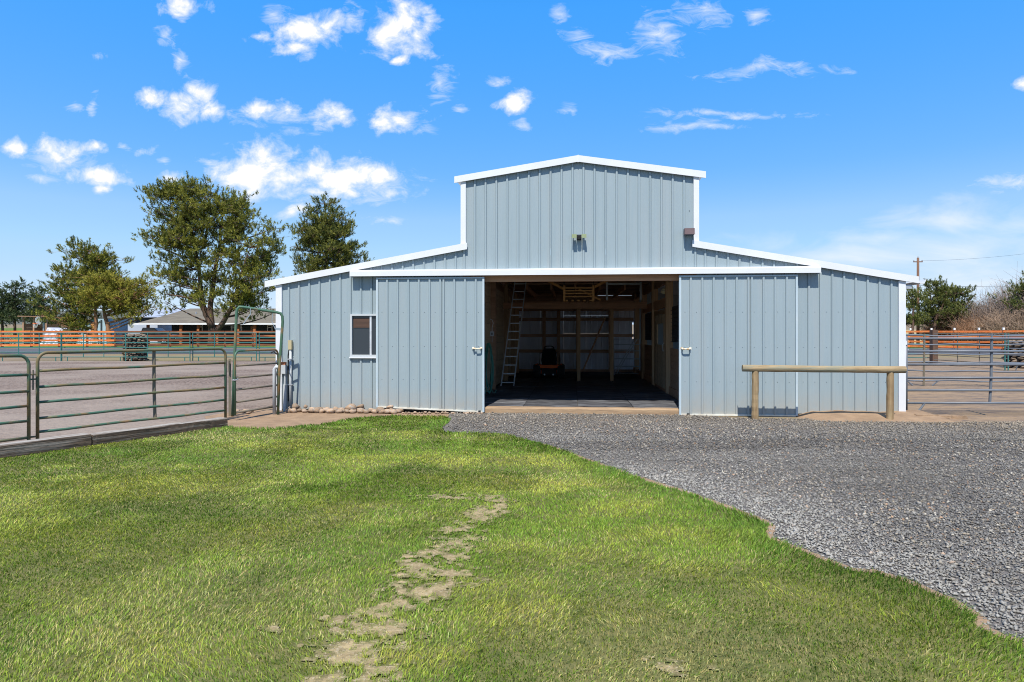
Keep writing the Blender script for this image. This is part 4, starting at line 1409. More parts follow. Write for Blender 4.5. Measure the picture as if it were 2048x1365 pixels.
m_green = mat('green_gate_paint', (0.045, 0.115, 0.075), 0.5, col2=(0.075, 0.13, 0.075), scale=3, col3=(0.22, 0.13, 0.055), scale3=2.2, lo3=.50, hi3=.62, spec=0.35)
m_rustg = mat('rusty_green_paint', (0.10, 0.115, 0.06), 0.6, col2=(0.20, 0.125, 0.055), scale=3, col3=(0.055, 0.12, 0.08), scale3=1.6, lo3=.48, hi3=.6, spec=0.3)
m_fgreen = mat('teal_panel_paint', (0.030, 0.125, 0.112), 0.5, col2=(0.045, 0.15, 0.135), scale=2, spec=0.35)
m_steel = mat('grey_panel_paint', (0.105, 0.118, 0.138), 0.45, col2=(0.135, 0.148, 0.165), scale=3, spec=0.35)
m_rustpost = mat('dull_grey_stay', (0.13, 0.12, 0.095), 0.7, col2=(0.17, 0.135, 0.09), scale=4)


def frame_tube(parent, L_, h, r, m, z0=0.0, bend=0.14, name='frame'):
    pts = [(0, 0, z0)]
    for q in range(7):
        a = q / 6 * math.pi / 2
        pts.append((bend - bend * math.cos(a), 0, h - bend + bend * math.sin(a)))
    for q in range(7):
        a = q / 6 * math.pi / 2
        pts.append((L_ - bend + bend * math.sin(a), 0, h - bend + bend * math.cos(a)))
    pts.append((L_, 0, z0))
    return MB().tube(pts, r, 10).build(name, m, parent, smooth=True)


def panel_between(name, label, cat, pa, pb, group=None):
    pa, pb = Vector(pa), Vector(pb)
    t = thing(name, label, cat, pa, math.atan2(pb.y - pa.y, pb.x - pa.x), group)
    return t, (pb - pa).xy.length


A = Vector(((75 - CX) / F * 10.14, 10.14, 0)); B = Vector(((451 - CX) / F * 13.0, 13.0, 0))
gp, L_ = panel_between('gate_panel', 'long rusty green tube panel behind the timber edging', 'livestock panel', A, B)
frame_tube(gp, L_, 1.375, 0.024, m_rustg)
for i, z in enumerate((1.10, 0.86, 0.63, 0.39, 0.185)):
    pts = [(0.0, 0, z)] + [(L_ * k / 8, 0.004 * math.sin(k * 2 + i), z + 0.006 * math.sin(k * 1.3 + i)) for k in range(1, 8)] + [(L_, 0, z)]
    MB().tube(pts, 0.021, 8).build('rail', m_green if i in (3, 4) else m_rustg, gp, smooth=True)
xs = 0.565 * L_
MB().tube([(xs + 0.02, 0.03, 0.185), (xs + 0.005, 0.035, 0.7), (xs, 0.03, 1.375)], 0.028, 8).build('stay', m_rustpost, gp)
for z in (1.05, 0.98):
    MB().tube([(-0.12, 0, z), (0.0, 0, z)], 0.012, 6).build('hinge_pin', m_rustg, gp)
MB().tube([(-0.06, 0, 1.12), (-0.06, 0, 0.82)], 0.012, 6).build('latch_pin', m_rustpost, gp)
MB().tube([(-0.10, 0, 0.12), (0.02, 0, 0.12)], 0.014, 6).build('hinge_pin', m_rustg, gp)
A2 = Vector(((57.5 - CX) / F * 9.95, 9.95, 0)); dl = (A2 - B).normalized()
A3 = A2 + (A - B).normalized() * 3.2
gp2, L2 = panel_between('gate_panel', 'green tube panel cut by the picture edge, left of the long one', 'livestock panel', A3, A2)
frame_tube(gp2, L2, 1.345, 0.024, m_rustg)
for i, z in enumerate((1.06, 0.82, 0.60, 0.36, 0.125)):
    pts = [(L2 * k / 8, 0.005 * math.sin(k * 2 + i), z + (0.02 * math.sin(k * .8 + 2.1) if i == 3 else 0.006 * math.sin(k * 1.3 + i))) for k in range(0, 9)]
    MB().tube(pts, 0.021, 8).build('rail', m_green if i != 4 else m_rustg, gp2, smooth=True)
MB().tube([(L2 * .4, 0.03, 0.12), (L2 * .4, 0.03, 1.34)], 0.028, 8).build('stay', m_rustpost, gp2)

# tall bow frame
ba = at(465, 833, 13.6); bb = at(556, 838, 13.9)
ba.z = bb.z = 0
bw, Lb = panel_between('bow_gate_frame', 'tall green walk through bow frame standing beside the barn corner', 'gate frame', ba, bb)
top = 2.2
pts = [(0, 0, 0.0), (0.03, 0, 1.0), (0.075, 0, top - 0.12), (0.09, 0, top - 0.04), (0.13, 0, top + 0.005), (0.2, 0, top), (Lb - 0.02, 0, top - 0.10), (Lb + 0.05, 0, top - 0.12), (Lb + 0.085, 0, top - 0.18), (Lb + 0.09, 0, top - 0.3), (Lb + 0.03, 0, 1.0), (Lb, 0, 0.0)]
MB().tube(pts, 0.028, 10).build('bow', m_green, bw, smooth=True)
m_blue = mat('galvanised_plate', (0.32, 0.38, 0.42), 0.45, metal=0.3)
MB().beam((0.34, 0, top - 0.02), (0.34, 0.02, top - 0.15), 0.014, 0.10, up=(0, 1, 0)).beam((0.34, 0.02, top - 0.13), (0.19, 0.02, top - 0.36), 0.014, 0.09, up=(0, 1, 0)).build('brace_plate', m_blue, bw)
MB().beam((Lb - 0.10, 0, top - 0.12), (Lb - 0.12, 0.02, top - 0.3), 0.012, 0.06, up=(0, 1, 0)).beam((Lb - 0.12, 0.02, top - 0.28), (Lb - 0.05, 0.02, top - 0.45), 0.012, 0.06, up=(0, 1, 0)).beam((Lb - 0.05, 0.02, top - 0.44), (Lb + 0.08, 0, top - 0.45), 0.012, 0.05, up=(0, 0, 1)).build('brace_plate', m_blue, bw)
MB().tube([(-0.07, -0.03, 0.9), (-0.07, -0.03, 1.12)], 0.02, 8).build('latch', m_rustpost, bw)
# dark inner post of the frame
MB().box((-0.075, 0.02, -0.02), (-0.03, 0.06, 1.15)).build('latch_post', m_rustpost, bw)
# walk gate in the frame
ga = at(470, 830, 12.95); gb = at(556, 830, 14.15); ga.z = gb.z = 0
wg, Lg = panel_between('walk_gate', 'small green tube gate ajar inside the tall bow frame', 'gate', ga, gb)
frame_tube(wg, Lg, 1.33, 0.021, m_green, 0.10, 0.12)
for i, z in enumerate((1.045, 0.815, 0.585, 0.345, 0.145)):
    MB().tube([(0, 0, z), (Lg, 0, z)], 0.020, 8).build('rail', m_rustpost, wg, smooth=True)
MB().tube([(-0.03, -0.03, 0.77), (0.05, -0.03, 0.79), (0.05, 0.03, 0.79), (-0.03, 0.03, 0.77)], 0.012, 6, closed=True).build('latch_chain', m_galv, wg)

# far arena panels
def far_panel_parts(t, L_):
    h = 1.73
    r = 0.031
    for x in (0.0, L_):
        MB().tube([(x, 0, 0), (x, 0, h)], r, 8).build('post', m_fgreen, t)
    for z in (1.71, 1.42, 1.12, 0.82, 0.54, 0.24):
        MB().tube([(0, 0, z), (L_, 0, z)], r * .9, 6).build('rail', m_fgreen, t)
    for x in (L_ * 0.34, L_ * 0.66):
        MB().tube([(x, 0.0, 0.24), (x, 0, 1.71)], r * .9, 6).build('upright', m_fgreen, t)
    for x in (0.35, L_ - 0.32):
        MB().tube([(x, 0, 0.0), (x, 0, 0.24)], r * .9, 6).build('foot', m_fgreen, t)


FY = 41.0
joints = [-270, -140, -8, 122, 250, 384, 517, 650]
PL = 128.5 / F * FY
labs = [None, None, 'far teal arena panel left of the two in front of the leaning pine', 'far teal arena panel in front of the leaning pine\'s trunk, left of the rock crib',
        'far teal arena panel with the rock crib behind its left end', 'far teal arena panel in front of the big spreading pine\'s trunk', 'far teal arena panel seen through the tall bow frame']
proto = None
for i, (a, b) in enumerate(zip(joints[:-1], joints[1:])):
    if labs[i] is None:
        continue
    p = ground_at(a + 1.5, FY + (0.3 if i % 2 else 0)); p.z = 0
    if proto is None:
        proto = thing('arena_panel', labs[i], 'livestock panel', p, 0, 'far arena panels')
        far_panel_parts(proto, PL)
    else:
        dup(proto, p, 0, labs[i])

# rock cribs
m_rock = mat('crib_rock', (0.22, 0.165, 0.115), 0.9, col2=(0.125, 0.095, 0.07), scale=5, bump=0.02, bscale=9, spec=0.15, rand=.35)
m_rockd = mat('crib_fill', (0.05, 0.045, 0.04), 0.95)
rock_me = []
for me in stone_me:
    c = me.copy(); c.materials[0] = m_rock; rock_me.append(c)


def rock_crib(label, base, R, H, seed):
    t = thing('rock_crib', label, 'rock crib', base)
    rr = random.Random(seed)
    MB().tube([(0, 0, 0), (0, 0, H - .1)], R * .86, 14).build('core', m_rockd, t)
    z = 0.06
    while z < H:
        n = 15
        o = rr.uniform(0, 6)
        for k in range(n):
            a = o + k / n * 2 * math.pi
            s = rr.uniform(.07, .125)
            link('rock', rock_me[rr.randrange(6)], t, (math.cos(a) * R * .95, math.sin(a) * R * .95, z + rr.uniform(-.03, .03)), (rr.uniform(-.4, .4), rr.uniform(-.4, .4), rr.uniform(0, 6)), (s * 1.25, s * 1.1, s * .8))
        z += 0.125
    for k in range(26):
        a, q = rr.uniform(0, 6.28), R * math.sqrt(rr.random())
        s = rr.uniform(.08, .14)
        link('rock', rock_me[rr.randrange(6)], t, (math.cos(a) * q, math.sin(a) * q, H - .04 + (R - q) * .16 + rr.uniform(-.03, .04)), (0, 0, rr.uniform(0, 6)), (s * 1.2, s, s * .8))
    return t


p = ground_at(271, 41.9); p.z = 0
rock_crib('round wire crib of tan rocks behind the far arena panels on the left', p, 0.62, 1.55, 3)
p = ground_at(2052, 33.0); p.z = 0
rock_crib('rock crib behind the grey panels at the right picture edge', p, 0.85, 1.25, 4)

# ------------------------------------------------------------------ right side pens
# gate hung at the barn's right corner
ga = at(1812, 820, 13.7); ga.z = 0
gb = Vector((ga.x + 3.9, ga.y - 0.05, 0))
rg, Lr = panel_between('pipe_gate', 'near grey six rail pipe gate hung at the barn\'s right corner', 'gate', ga, gb)
zr = lambda y: CAMZ - (y - HY) / F * 13.7
for i, y in enumerate((677.5, 703, 729.5, 756, 781, 806.5)):
    MB().tube([(0, 0, zr(y)), (Lr, 0, zr(y))], 0.024, 8).build('rail', m_steel, rg, smooth=True)
MB().tube([(0.0, 0, 0.0), (0.0, 0, zr(672))], 0.03, 8).build('hinge_post', m_steel, rg, smooth=True)
MB().tube([(Lr, 0, 0.0), (Lr, 0, zr(677))], 0.03, 8).build('end_post', m_steel, rg, smooth=True)
xu = (1982 - 1812) / F * 13.7
MB().tube([(xu - .02, 0.03, zr(806)), (xu + .01, 0.035, zr(756)), (xu + .02, 0.03, zr(678))], 0.026, 8).build('upright', m_steel, rg)
MB().tube([(0.19, 0, 0.0), (0.38, 0, zr(806))], 0.022, 8).build('foot_brace', m_steel, rg)
MB().box((-0.03, -0.04, zr(690)), (0.0, -0.005, zr(682))).build('hinge_tag', m_trim, rg)
for y in (700, 801):
    MB().tube([(-0.06, 0, zr(y)), (0.05, 0, zr(y))], 0.018, 6).build('hinge', m_galv, rg)
# second panel, 22 m away
SY = 21.8
zs = lambda y: CAMZ - (y - HY) / F * SY
pa = ground_at(1790, SY); pb = ground_at(2100, SY - 0.9); pa.z = pb.z = 0
pp, Lp = panel_between('corral_panel', 'grey corral panel with bent rails standing behind the near pipe gate', 'livestock panel', pa, pb)
for i, y in enumerate((671.5, 689, 708, 724.5, 741.5, 760.5)):
    pts = [(Lp * k / 16, 0.0, zs(y) + 0.016 * math.sin(k * .9 + i * 1.7)) for k in range(17)]
    MB().tube(pts, 0.024, 6).build('rail', m_steel, pp, smooth=True)
for px in (1842, 1961, 2080):
    x = (px - 1790) / F * SY
    MB().tube([(x, 0, 0.0 if px == 1842 else 0.10), (x + .02, 0, zs(668))], 0.034 if px == 1842 else 0.03, 8).build('upright', m_rustpost if px == 1842 else m_steel, pp)
for (p0_, p1_) in (((1812, 0.155), (1822, 0.0)), ((1868, 0.16), (1857, 0.0))):
    MB().tube([((p0_[0] - 1790) / F * SY, 0, p0_[1]), ((p1_[0] - 1790) / F * SY, 0, p1_[1])], 0.022, 6).build('foot_brace', m_steel, pp)
# third and fourth panels in the distance
TY = 31.0
pa = ground_at(1868, 36.5); pb = ground_at(2014, TY); pa.z = pb.z = 0
tp, Lt = panel_between('corral_panel', 'dull brown tube panel running from the brown post towards the green one', 'livestock panel', pa, pb)
for z in (1.66, 1.36, 1.08, 0.80, 0.52, 0.26):
    MB().tube([(0, 0, z), (Lt, 0, z)], 0.022, 6).build('rail', m_rustpost, tp)
for f in (0.36, 0.66):
    MB().tube([(Lt * f, 0, 0.1), (Lt * f, 0, 1.66)], 0.022, 6).build('upright', m_rustpost, tp)
pa = ground_at(2010, 30.6); pb = ground_at(2140, 28.5); pa.z = pb.z = 0
fp, Lf = panel_between('corral_panel', 'teal ended corral panel in front of the right rock crib', 'livestock panel', pa, pb)
for z in (1.62, 1.30, 1.0, 0.70, 0.36):
    MB().tube([(0, 0, z), (Lf, 0, z)], 0.024, 6).build('rail', m_steel, fp)
for x in (0.0, 0.13):
    MB().tube([(x, 0, 0), (x, 0, 1.68)], 0.03, 8).build('post', m_fgreen, fp)
MB().tube([(0.55, 0, 0.36), (0.42, 0, 0.02)], 0.022, 6).build('foot_brace', m_steel, fp)
pa = ground_at(1700, 40.5); pb = ground_at(1866, 38.2); pa.z = pb.z = 0
fp2, Lf2 = panel_between('corral_panel', 'dark tube panel ending at the brown square post', 'livestock panel', pa, pb)
for z in (1.62, 1.34, 1.08, 0.80, 0.52, 0.30):
    MB().tube([(0, 0, z), (Lf2, 0, z)], 0.022, 6).build('rail', m_fgreen, fp2)
p = ground_at(1867.5, 37.9); p.z = 0
bp = MB().box((-0.15, -0.15, -0.1), (0.15, 0.15, 1.88)).build('wooden_post', mat('dark_brown_post', (0.085, 0.05, 0.035), 0.85, col2=(0.12, 0.07, 0.045), scale=2, stretch=(6, 6, .5)))
bp.location = p; tag(bp, 'thick dark brown square post standing behind the grey corral panel', 'post')

# ------------------------------------------------------------------ orange rail fences beyond the road
m_of = mat('orange_stained_rail', (0.74, 0.20, 0.050), 0.75, col2=(0.58, 0.14, 0.036), scale=1.5, stretch=(0.6, 4, 4), col3=(0.60, 0.24, 0.09), scale3=.8, lo3=.5, hi3=.65, spec=0.2, rand=.15)
m_ofp = mat('dark_fence_post', (0.17, 0.075, 0.04), 0.85, col2=(0.12, 0.055, 0.03), scale=3)
m_white = mat('white_insulator', (0.8, 0.8, 0.78), 0.5)


m_ofd = mat('dark_red_brown_rail', (0.21, 0.075, 0.035), 0.8, col2=(0.13, 0.05, 0.028), scale=1.5, stretch=(0.6, 4, 4), col3=(0.38, 0.13, 0.05), scale3=.8, lo3=.55, hi3=.7, spec=0.2, rand=.15)  # darker red brown rail tone, used from a given bay on


def rail_fence(label, pts, rails, post_h, ins=False, dark_from=99):
    t = thing('rail_fence', label, 'fence', pts[0])
    o = Vector(pts[0])
    for i, (a, b) in enumerate(zip(pts[:-1], pts[1:])):
        a, b = Vector(a) - o, Vector(b) - o
        for r in rails:
            zz = Vector((0, 0, r))
            jit = Vector((0, 0, random.uniform(-.015, .015)))
            MB().beam(a + zz + Vector((0.01, -0.06, 0)), b + zz + jit + Vector((-0.01, -0.06, 0)), 0.04, 0.15).build('rail', m_of if i < dark_from else m_ofd, t)
    for i, a in enumerate(pts):
        a = Vector(a) - o
        MB().box((a.x - 0.07, a.y - 0.035, a.z - 0.2), (a.x + 0.07, a.y + 0.09, a.z + post_h)).build('post', m_ofp, t)
        if ins:
            MB().box((a.x - 0.06, a.y - 0.10, a.z + post_h + 0.06), (a.x + 0.06, a.y, a.z + post_h + 0.22)).build('insulator', m_white, t)
    return t


fp_ = []
for px, Y in ((-60, 54.6), (4, 55.4), (62, 56.2), (118, 57.0), (174, 57.6), (230, 58.0), (284, 58.2), (340, 58.2), (396, 58.2), (450, 58.2), (506, 58.2), (562, 58.2), (618, 58.2)):
    fp_.append(ground_at(px, Y))
rail_fence('orange four rail wooden fence along the far side of the road, left of the barn', fp_, (0.22, 0.60, 0.98, 1.33), 1.36, dark_from=5)
fp_ = []
for px, Y in ((1720, 60), (1776, 58.5), (1820, 57.5), (1862, 56), (1908, 54.5), (1957, 53), (2006, 51.5), (2052, 50.2), (2105, 49)):
    p = ground_at(px, Y)
    p.z = 0.46
    fp_.append(p)
rail_fence('orange plank fence with white insulators on top, right of the barn', fp_, (0.15, 0.55, 0.95, 1.38), 1.45, True)

# ------------------------------------------------------------------ vegetation
m_bark = mat('pine_bark', (0.13, 0.085, 0.06), 0.9, col2=(0.075, 0.05, 0.04), scale=3, stretch=(3, 3, .7), bump=0.03, bscale=4, spec=0.1)
m_barko = mat('orange_pine_bark', (0.30, 0.15, 0.075), 0.9, col2=(0.12, 0.07, 0.045), scale=3, stretch=(3, 3, .9), bump=0.03, bscale=4, spec=0.1)
m_needle = mat('pine_needles', (0.06, 0.08, 0.02), 0.6, vcol='tint', transl=0.22, spec=0.25)
m_twig = mat('bare_twig', (0.25, 0.17, 0.12), 0.9, vcol='tint', spec=0.1)


def tufts(P, size, K, pal, r, up=0.5, w=0.05, out=None):
    """bottle brushes of needles: each has an axis that points up and outwards"""
    n = len(P)
    A = r.normal(0, .35, (n, 3)); A[:, 2] += up
    if out is not None:
        A += out
    A /= np.linalg.norm(A, axis=-1, keepdims=True) + 1e-9
    f = r.uniform(0, 1, (n, K))
    D = A[:, None, :] * 0.75 + r.normal(0, .62, (n, K, 3))
    D /= np.linalg.norm(D, axis=-1, keepdims=True) + 1e-9
    Ln = size[:, None] * r.uniform(0.45, 0.75, (n, K)) * (1.1 - 0.45 * f)
    side = np.cross(D, r.normal(0, 1, (n, K, 3))); side /= np.linalg.norm(side, axis=-1, keepdims=True) + 1e-9
    side *= (size[:, None] * w * r.uniform(.7, 1.3, (n, K)))[..., None]
    base = P[:, None, :] + A[:, None, :] * (f * size[:, None] * 1.0)[..., None]
    V = np.stack([base - side, base + side, base + D * Ln[..., None] + side * .1], 2).reshape(-1, 3)
    T = np.arange(n * K * 3).reshape(-1, 3)
    k = r.uniform(0, 1, n)
    pal = np.array(pal)
    C = (pal[0] * (1 - k)[:, None] + pal[1] * k[:, None])
    C = np.repeat(C, K * 3, axis=0) * np.repeat(r.uniform(.8, 1.2, n * K), 3)[:, None]
    return V, T, C


def conifer(label, trunk_px, Y, lobes, pal, seed, limbs=11, per=22, size=0.33, K=26, spread=0.55, trunk_r=0.3, bark=None, extra_trunks=(), group=None, cat='tree', name='pine_tree', depth=0.85, up=0.8, w=0.055, start=0.45):
    """trunk_px: polyline of photo pixels from base to top; lobes: (cx, cy, rx, ry) of the crown, in photo pixels, at distance Y"""
    r = np.random.default_rng(seed)
    s = Y / F
    base = ground_at(trunk_px[0][0], Y)
    t = thing(name, label, cat, base, 0, group)
    tr = [at(x, y, Y) - base for x, y in trunk_px]
    tr[0].z = -0.2
    trunks = [tr] + [[at(x, y, Y) - base + Vector((0, dy, 0)) for (x, y, dy) in et] for et in extra_trunks]
    nodes = []
    for q, line in enumerate(trunks):
        n = 14
        pts, rs = [], []
        tot = len(line) - 1
        for i in range(n + 1):
            f = i / n * tot; k = min(int(f), tot - 1)
            p = line[k].lerp(line[k + 1], f - k)
            pts.append(p + Vector((r.normal(0, .03), r.normal(0, .03), 0)) * (1 if i else 0))
            R0 = trunk_r * (1.0 if q == 0 else 0.72)
            rs.append(R0 * ((1 - i / n) ** 0.75 * 0.93 + 0.07) * (1.25 if (i == 0 and q == 0) else 1))
        MB().tube(pts, rs, 10).build('trunk', bark or m_bark, t, smooth=True)
        nodes += [tuple(p) for p in pts[2:]]
    nodes = np.array(nodes)
    bm_ = MB()
    tips = []; outs = []
    for (cx, cy, rx, ry) in lobes:
        c = np.array(at(cx, cy, Y) - base)
        R = np.array([rx * s, depth * (rx + ry) / 2 * s, ry * s])
        c[1] += r.uniform(-.3, .3) * R[1]
        nl = max(3, int(limbs * (rx * ry) / 3600 + 2))
        for _ in range(nl):
            d = r.normal(0, 1, 3); d /= np.linalg.norm(d)
            e = c + d * R * (0.5 + 0.5 * r.uniform(0, 1) ** .5)
            hd = np.hypot(nodes[:, 0] - e[0], nodes[:, 1] - e[1])
            want = e[2] - (0.25 + 0.25 * r.uniform()) * hd
            k = int(np.argmin(np.abs(nodes[:, 2] - want) + 0.35 * hd))
            st = nodes[k]
            mid = (st + e) / 2 + np.array([0, 0, -0.10 * np.linalg.norm(e - st)]) + r.normal(0, .15, 3)
            ts = np.linspace(0, 1, 6)
            cv = [(1 - q) ** 2 * st + 2 * q * (1 - q) * mid + q * q * e for q in ts]
            ln = np.linalg.norm(e - st)
            r0 = min(0.10, 0.02 + 0.013 * ln) * (trunk_r / .3) ** .5
            bm_.tube([tuple(q) for q in cv], [r0 * (1 - .8 * q) + .006 for q in ts], 5, caps=False)
            m = max(3, int(per / 5 * r.uniform(.7, 1.3)))
            for _2 in range(m):
                q = start + (1 - start) * r.uniform(0, 1) ** .7
                bp_ = (1 - q) ** 2 * st + 2 * q * (1 - q) * mid + q * q * e
                of = r.normal(0, 1, 3) * np.array([1, 1, .5]) * spread * (0.5 + .7 * q) * .85
                of[2] += 0.12
                tip = bp_ + of
                bm_.tube([tuple(bp_), tuple(bp_ + of * .6 + np.array([0, 0, -.04])), tuple(tip)], [.018, .012, .008], 3, caps=False)
                for _3 in range(5):
                    tips.append(tip + r.normal(0, 1, 3) * np.array([1, 1, .6]) * size * .55)
                    outs.append(of / (np.linalg.norm(of) + 1e-6) * .6)
    bm_.build('branches', bark or m_bark, t, kind='stuff')
    tips = np.array(tips); outs = np.array(outs)
    V, T, C = tufts(tips, size * (.55 + 1.0 * r.uniform(0, 1, len(tips)) ** 1.6), K, pal, r, up, w, outs)
    link('crown', np_mesh('crown', V, T, m_needle, C), t, kind='stuff')
    return t


PINE = [(0.055, 0.080, 0.014), (0.325, 0.310, 0.046)]
PINEY = [(0.125, 0.140, 0.020), (0.430, 0.380, 0.055)]
PINED = [(0.050, 0.073, 0.017), (0.270, 0.262, 0.050)]
FARP = [(0.045, 0.065, 0.028), (0.10, 0.125, 0.045)]
JUN = [(0.065, 0.09, 0.024), (0.215, 0.225, 0.055)]
conifer('big spreading pine with several trunks in front of the ranch house', [(424, 694), (423, 650), (420, 620), (428, 560), (440, 480), (450, 400)], 63,
        [(350, 405, 70, 45), (430, 405, 75, 42), (395, 420, 60, 50), (400, 395, 50, 32), (455, 440, 50, 60), (420, 460, 60, 60), (300, 415, 38, 45), (310, 450, 35, 45), (370, 460, 70, 45), (470, 440, 55, 50), (500, 500, 60, 50), (430, 490, 80, 50), (505, 560, 56, 56), (455, 600, 60, 34), (335, 540, 44, 34), (450, 530, 70, 40), (340, 510, 45, 40), (380, 560, 60, 38), (470, 560, 70, 42),
         (530, 530, 35, 55), (520, 600, 45, 38), (350, 590, 30, 20), (475, 615, 50, 20), (545, 470, 20, 40), (355, 378, 30, 22)],
        PINE, 1, limbs=9, per=60, size=0.36, trunk_r=0.36, extra_trunks=[[(421, 640, 0.1), (404, 610, .2), (394, 540, .4), (380, 470, .6), (360, 400, .6)], [(424, 655, -.1), (412, 625, -.3), (405, 600, -.8), (345, 590, -1.6)], [(430, 668, -.1), (455, 640, -.5), (474, 610, -.9), (488, 560, -1.1), (510, 500, -1.2)]])
conifer('dense rounded pine standing behind the barn roof', [(655, 690), (655, 600), (652, 500), (650, 410)], 80,
        [(650, 428, 40, 26), (648, 450, 54, 40), (652, 485, 66, 42), (625, 470, 36, 36), (680, 465, 34, 36), (652, 520, 72, 40), (610, 510, 40, 40), (695, 500, 36, 44), (700, 540, 34, 30), (600, 550, 36, 30), (640, 560, 55, 26), (590, 575, 25, 25)],
        PINED, 2, limbs=22, per=50, size=0.42, trunk_r=0.30, depth=1.0)
conifer('tall open pine at the left, behind the leaning pine', [(193, 694), (192, 640), (190, 580), (188, 490)], 66,
        [(180, 500, 42, 24), (150, 535, 55, 30), (215, 530, 36, 28), (120, 560, 36, 34), (170, 570, 60, 36), (120, 600, 36, 36), (160, 608, 50, 30), (235, 565, 20, 26), (105, 632, 24, 16), (145, 632, 40, 14)],
        PINE, 3, limbs=20, per=56, size=0.35, start=.3, trunk_r=0.20, bark=m_barko)
conifer('small leaning pine with orange bark and a rounded yellow green crown', [(221, 694), (218, 665), (212, 640), (207, 615), (215, 580)], 60.5,
        [(215, 568, 44, 24), (185, 585, 30, 26), (250, 585, 42, 28), (215, 592, 55, 24), (260, 600, 40, 22), (185, 600, 26, 20), (285, 590, 30, 24), (300, 570, 26, 20), (310, 608, 16, 16)],
        PINEY, 4, limbs=30, per=62, size=0.30, start=.25, trunk_r=0.25, bark=m_barko)
for i, (bx, top, wd, lab) in enumerate(((5, 578, 16, 'far conifer cut by the left picture edge'), (30, 573, 22, 'far dark conifer, second from the left picture edge'), (78, 583, 20, 'small far conifer rising left of the tall open pine'), (100, 610, 14, 'lowest far conifer beside the tall open pine'))):
    lb = [(bx, top + 10, wd * .35, 12), (bx, top + 28, wd * .7, 14), (bx, top + 46, wd, 14), (bx - 3, top + 58, wd, 8)]
    conifer(lab, [(bx, 648), (bx, top + 30), (bx, top)], 130, lb, FARP, 20 + i, limbs=60, per=40, size=0.75, K=16, spread=.8, trunk_r=.25, group='far conifers on the left', up=.2, w=.07)
conifer('green juniper tree behind the right fence, beside the utility pole', [(1862, 668), (1870, 640), (1890, 600), (1895, 575)], 72,
        [(1890, 585, 28, 22), (1860, 600, 30, 26), (1910, 600, 28, 30), (1880, 625, 38, 26), (1925, 590, 20, 16), (1935, 612, 20, 10), (1855, 635, 22, 18), (1908, 630, 26, 16), (1862, 582, 18, 16)],
        JUN, 31, limbs=38, per=44, size=0.30, spread=.45, trunk_r=.22, name='juniper_tree', up=1.2, w=.07)
conifer('narrow juniper between the barn corner and the utility pole', [(1824, 668), (1826, 640), (1826, 590)], 70,
        [(1822, 600, 16, 22), (1828, 630, 18, 20), (1818, 640, 14, 18)], JUN, 32, limbs=40, per=44, size=0.32, spread=.4, trunk_r=.18, name='juniper_tree', up=1.0, w=.07)
conifer('sparse juniper reaching in at the right picture edge', [(2078, 668), (2076, 620), (2060, 575)], 66,
        [(2050, 585, 22, 24), (2075, 570, 26, 30), (2020, 602, 18, 6), (2085, 610, 30, 30), (2030, 578, 12, 8)], JUN, 33, limbs=16, per=36, size=0.32, spread=.45, trunk_r=.2, name='juniper_tree', up=.9, w=.07)


def bare_shrub(label, px, Y, wpx, hpx, seed, col, n=420, group='bare shrubs right of the barn', name='bare_shrub'):
    r = np.random.default_rng(seed)
    base = ground_at(px, Y)
    s = Y / F
    W, H = wpx * s / 2, hpx * s
    t = n
    a = r.uniform(0, 2 * np.pi, t); q = np.sqrt(r.uniform(0, 1, t))
    P0 = np.stack([np.cos(a) * q * W * .45, np.sin(a) * q * W * .45, np.zeros(t) - .05], 1)
    d = np.stack([np.cos(a) * q * W, np.sin(a) * q * W, H * np.sqrt(1.05 - q * q * .8) * r.uniform(.5, 1.0, t)], 1)
    P2 = P0 * .5 + d
    P1 = (P0 + P2) / 2 + r.normal(0, .18, (t, 3)) + np.array([0, 0, .15 * H])
    segs = []
    L3 = [(P0, .030), (P1, .020), (P2, .006)]
    Vs, Ts, Cs = [], [], []
    cnt = 0
    c = np.array(col) * r.uniform(.65, 1.35, (t, 1))

    def ribbon(A_, B_, wa, wb, c):
        nonlocal cnt
        m = len(A_)
        dd = B_ - A_; sd = np.cross(dd, r.normal(0, 1, (m, 3))); sd /= np.linalg.norm(sd, axis=1, keepdims=True) + 1e-9
        s2 = np.cross(dd, sd); s2 /= np.linalg.norm(s2, axis=1, keepdims=True) + 1e-9
        # thin three sided twig
        V = np.stack([A_ + sd * wa, A_ - sd * wa * .5 + s2 * wa * .87, A_ - sd * wa * .5 - s2 * wa * .87, B_ + sd * wb, B_ - sd * wb * .5 + s2 * wb * .87, B_ - sd * wb * .5 - s2 * wb * .87], 1)
        i = (np.arange(m) * 6)[:, None] + cnt
        tr = np.array([(0, 1, 4), (0, 4, 3), (1, 2, 5), (1, 5, 4), (2, 0, 3), (2, 3, 5)])
        Ts.append((i[:, None, :] + tr[None]).reshape(-1, 3)); Vs.append(V.reshape(-1, 3)); Cs.append(np.repeat(c, 6, axis=0)); cnt += m * 6
    ribbon(P0, P1, .028, .02, c); ribbon(P1, P2, .02, .008, c)
    for k in range(3):
        f = r.uniform(.3, 1, (t, 1)); S = P1 * (1 - f) + P2 * f
        ribbon(S, S + r.normal(0, 1, (t, 3)) * np.array([.35, .35, .3]) * H * .33 + np.array([0, 0, .1 * H]), .014, .006, c * 1.1)
    me = np_mesh(name, np.concatenate(Vs), np.concatenate(Ts), m_twig, np.concatenate(Cs))
    o = link(name, me, None, base)
    tag(o, label, 'shrub', group)
    return o


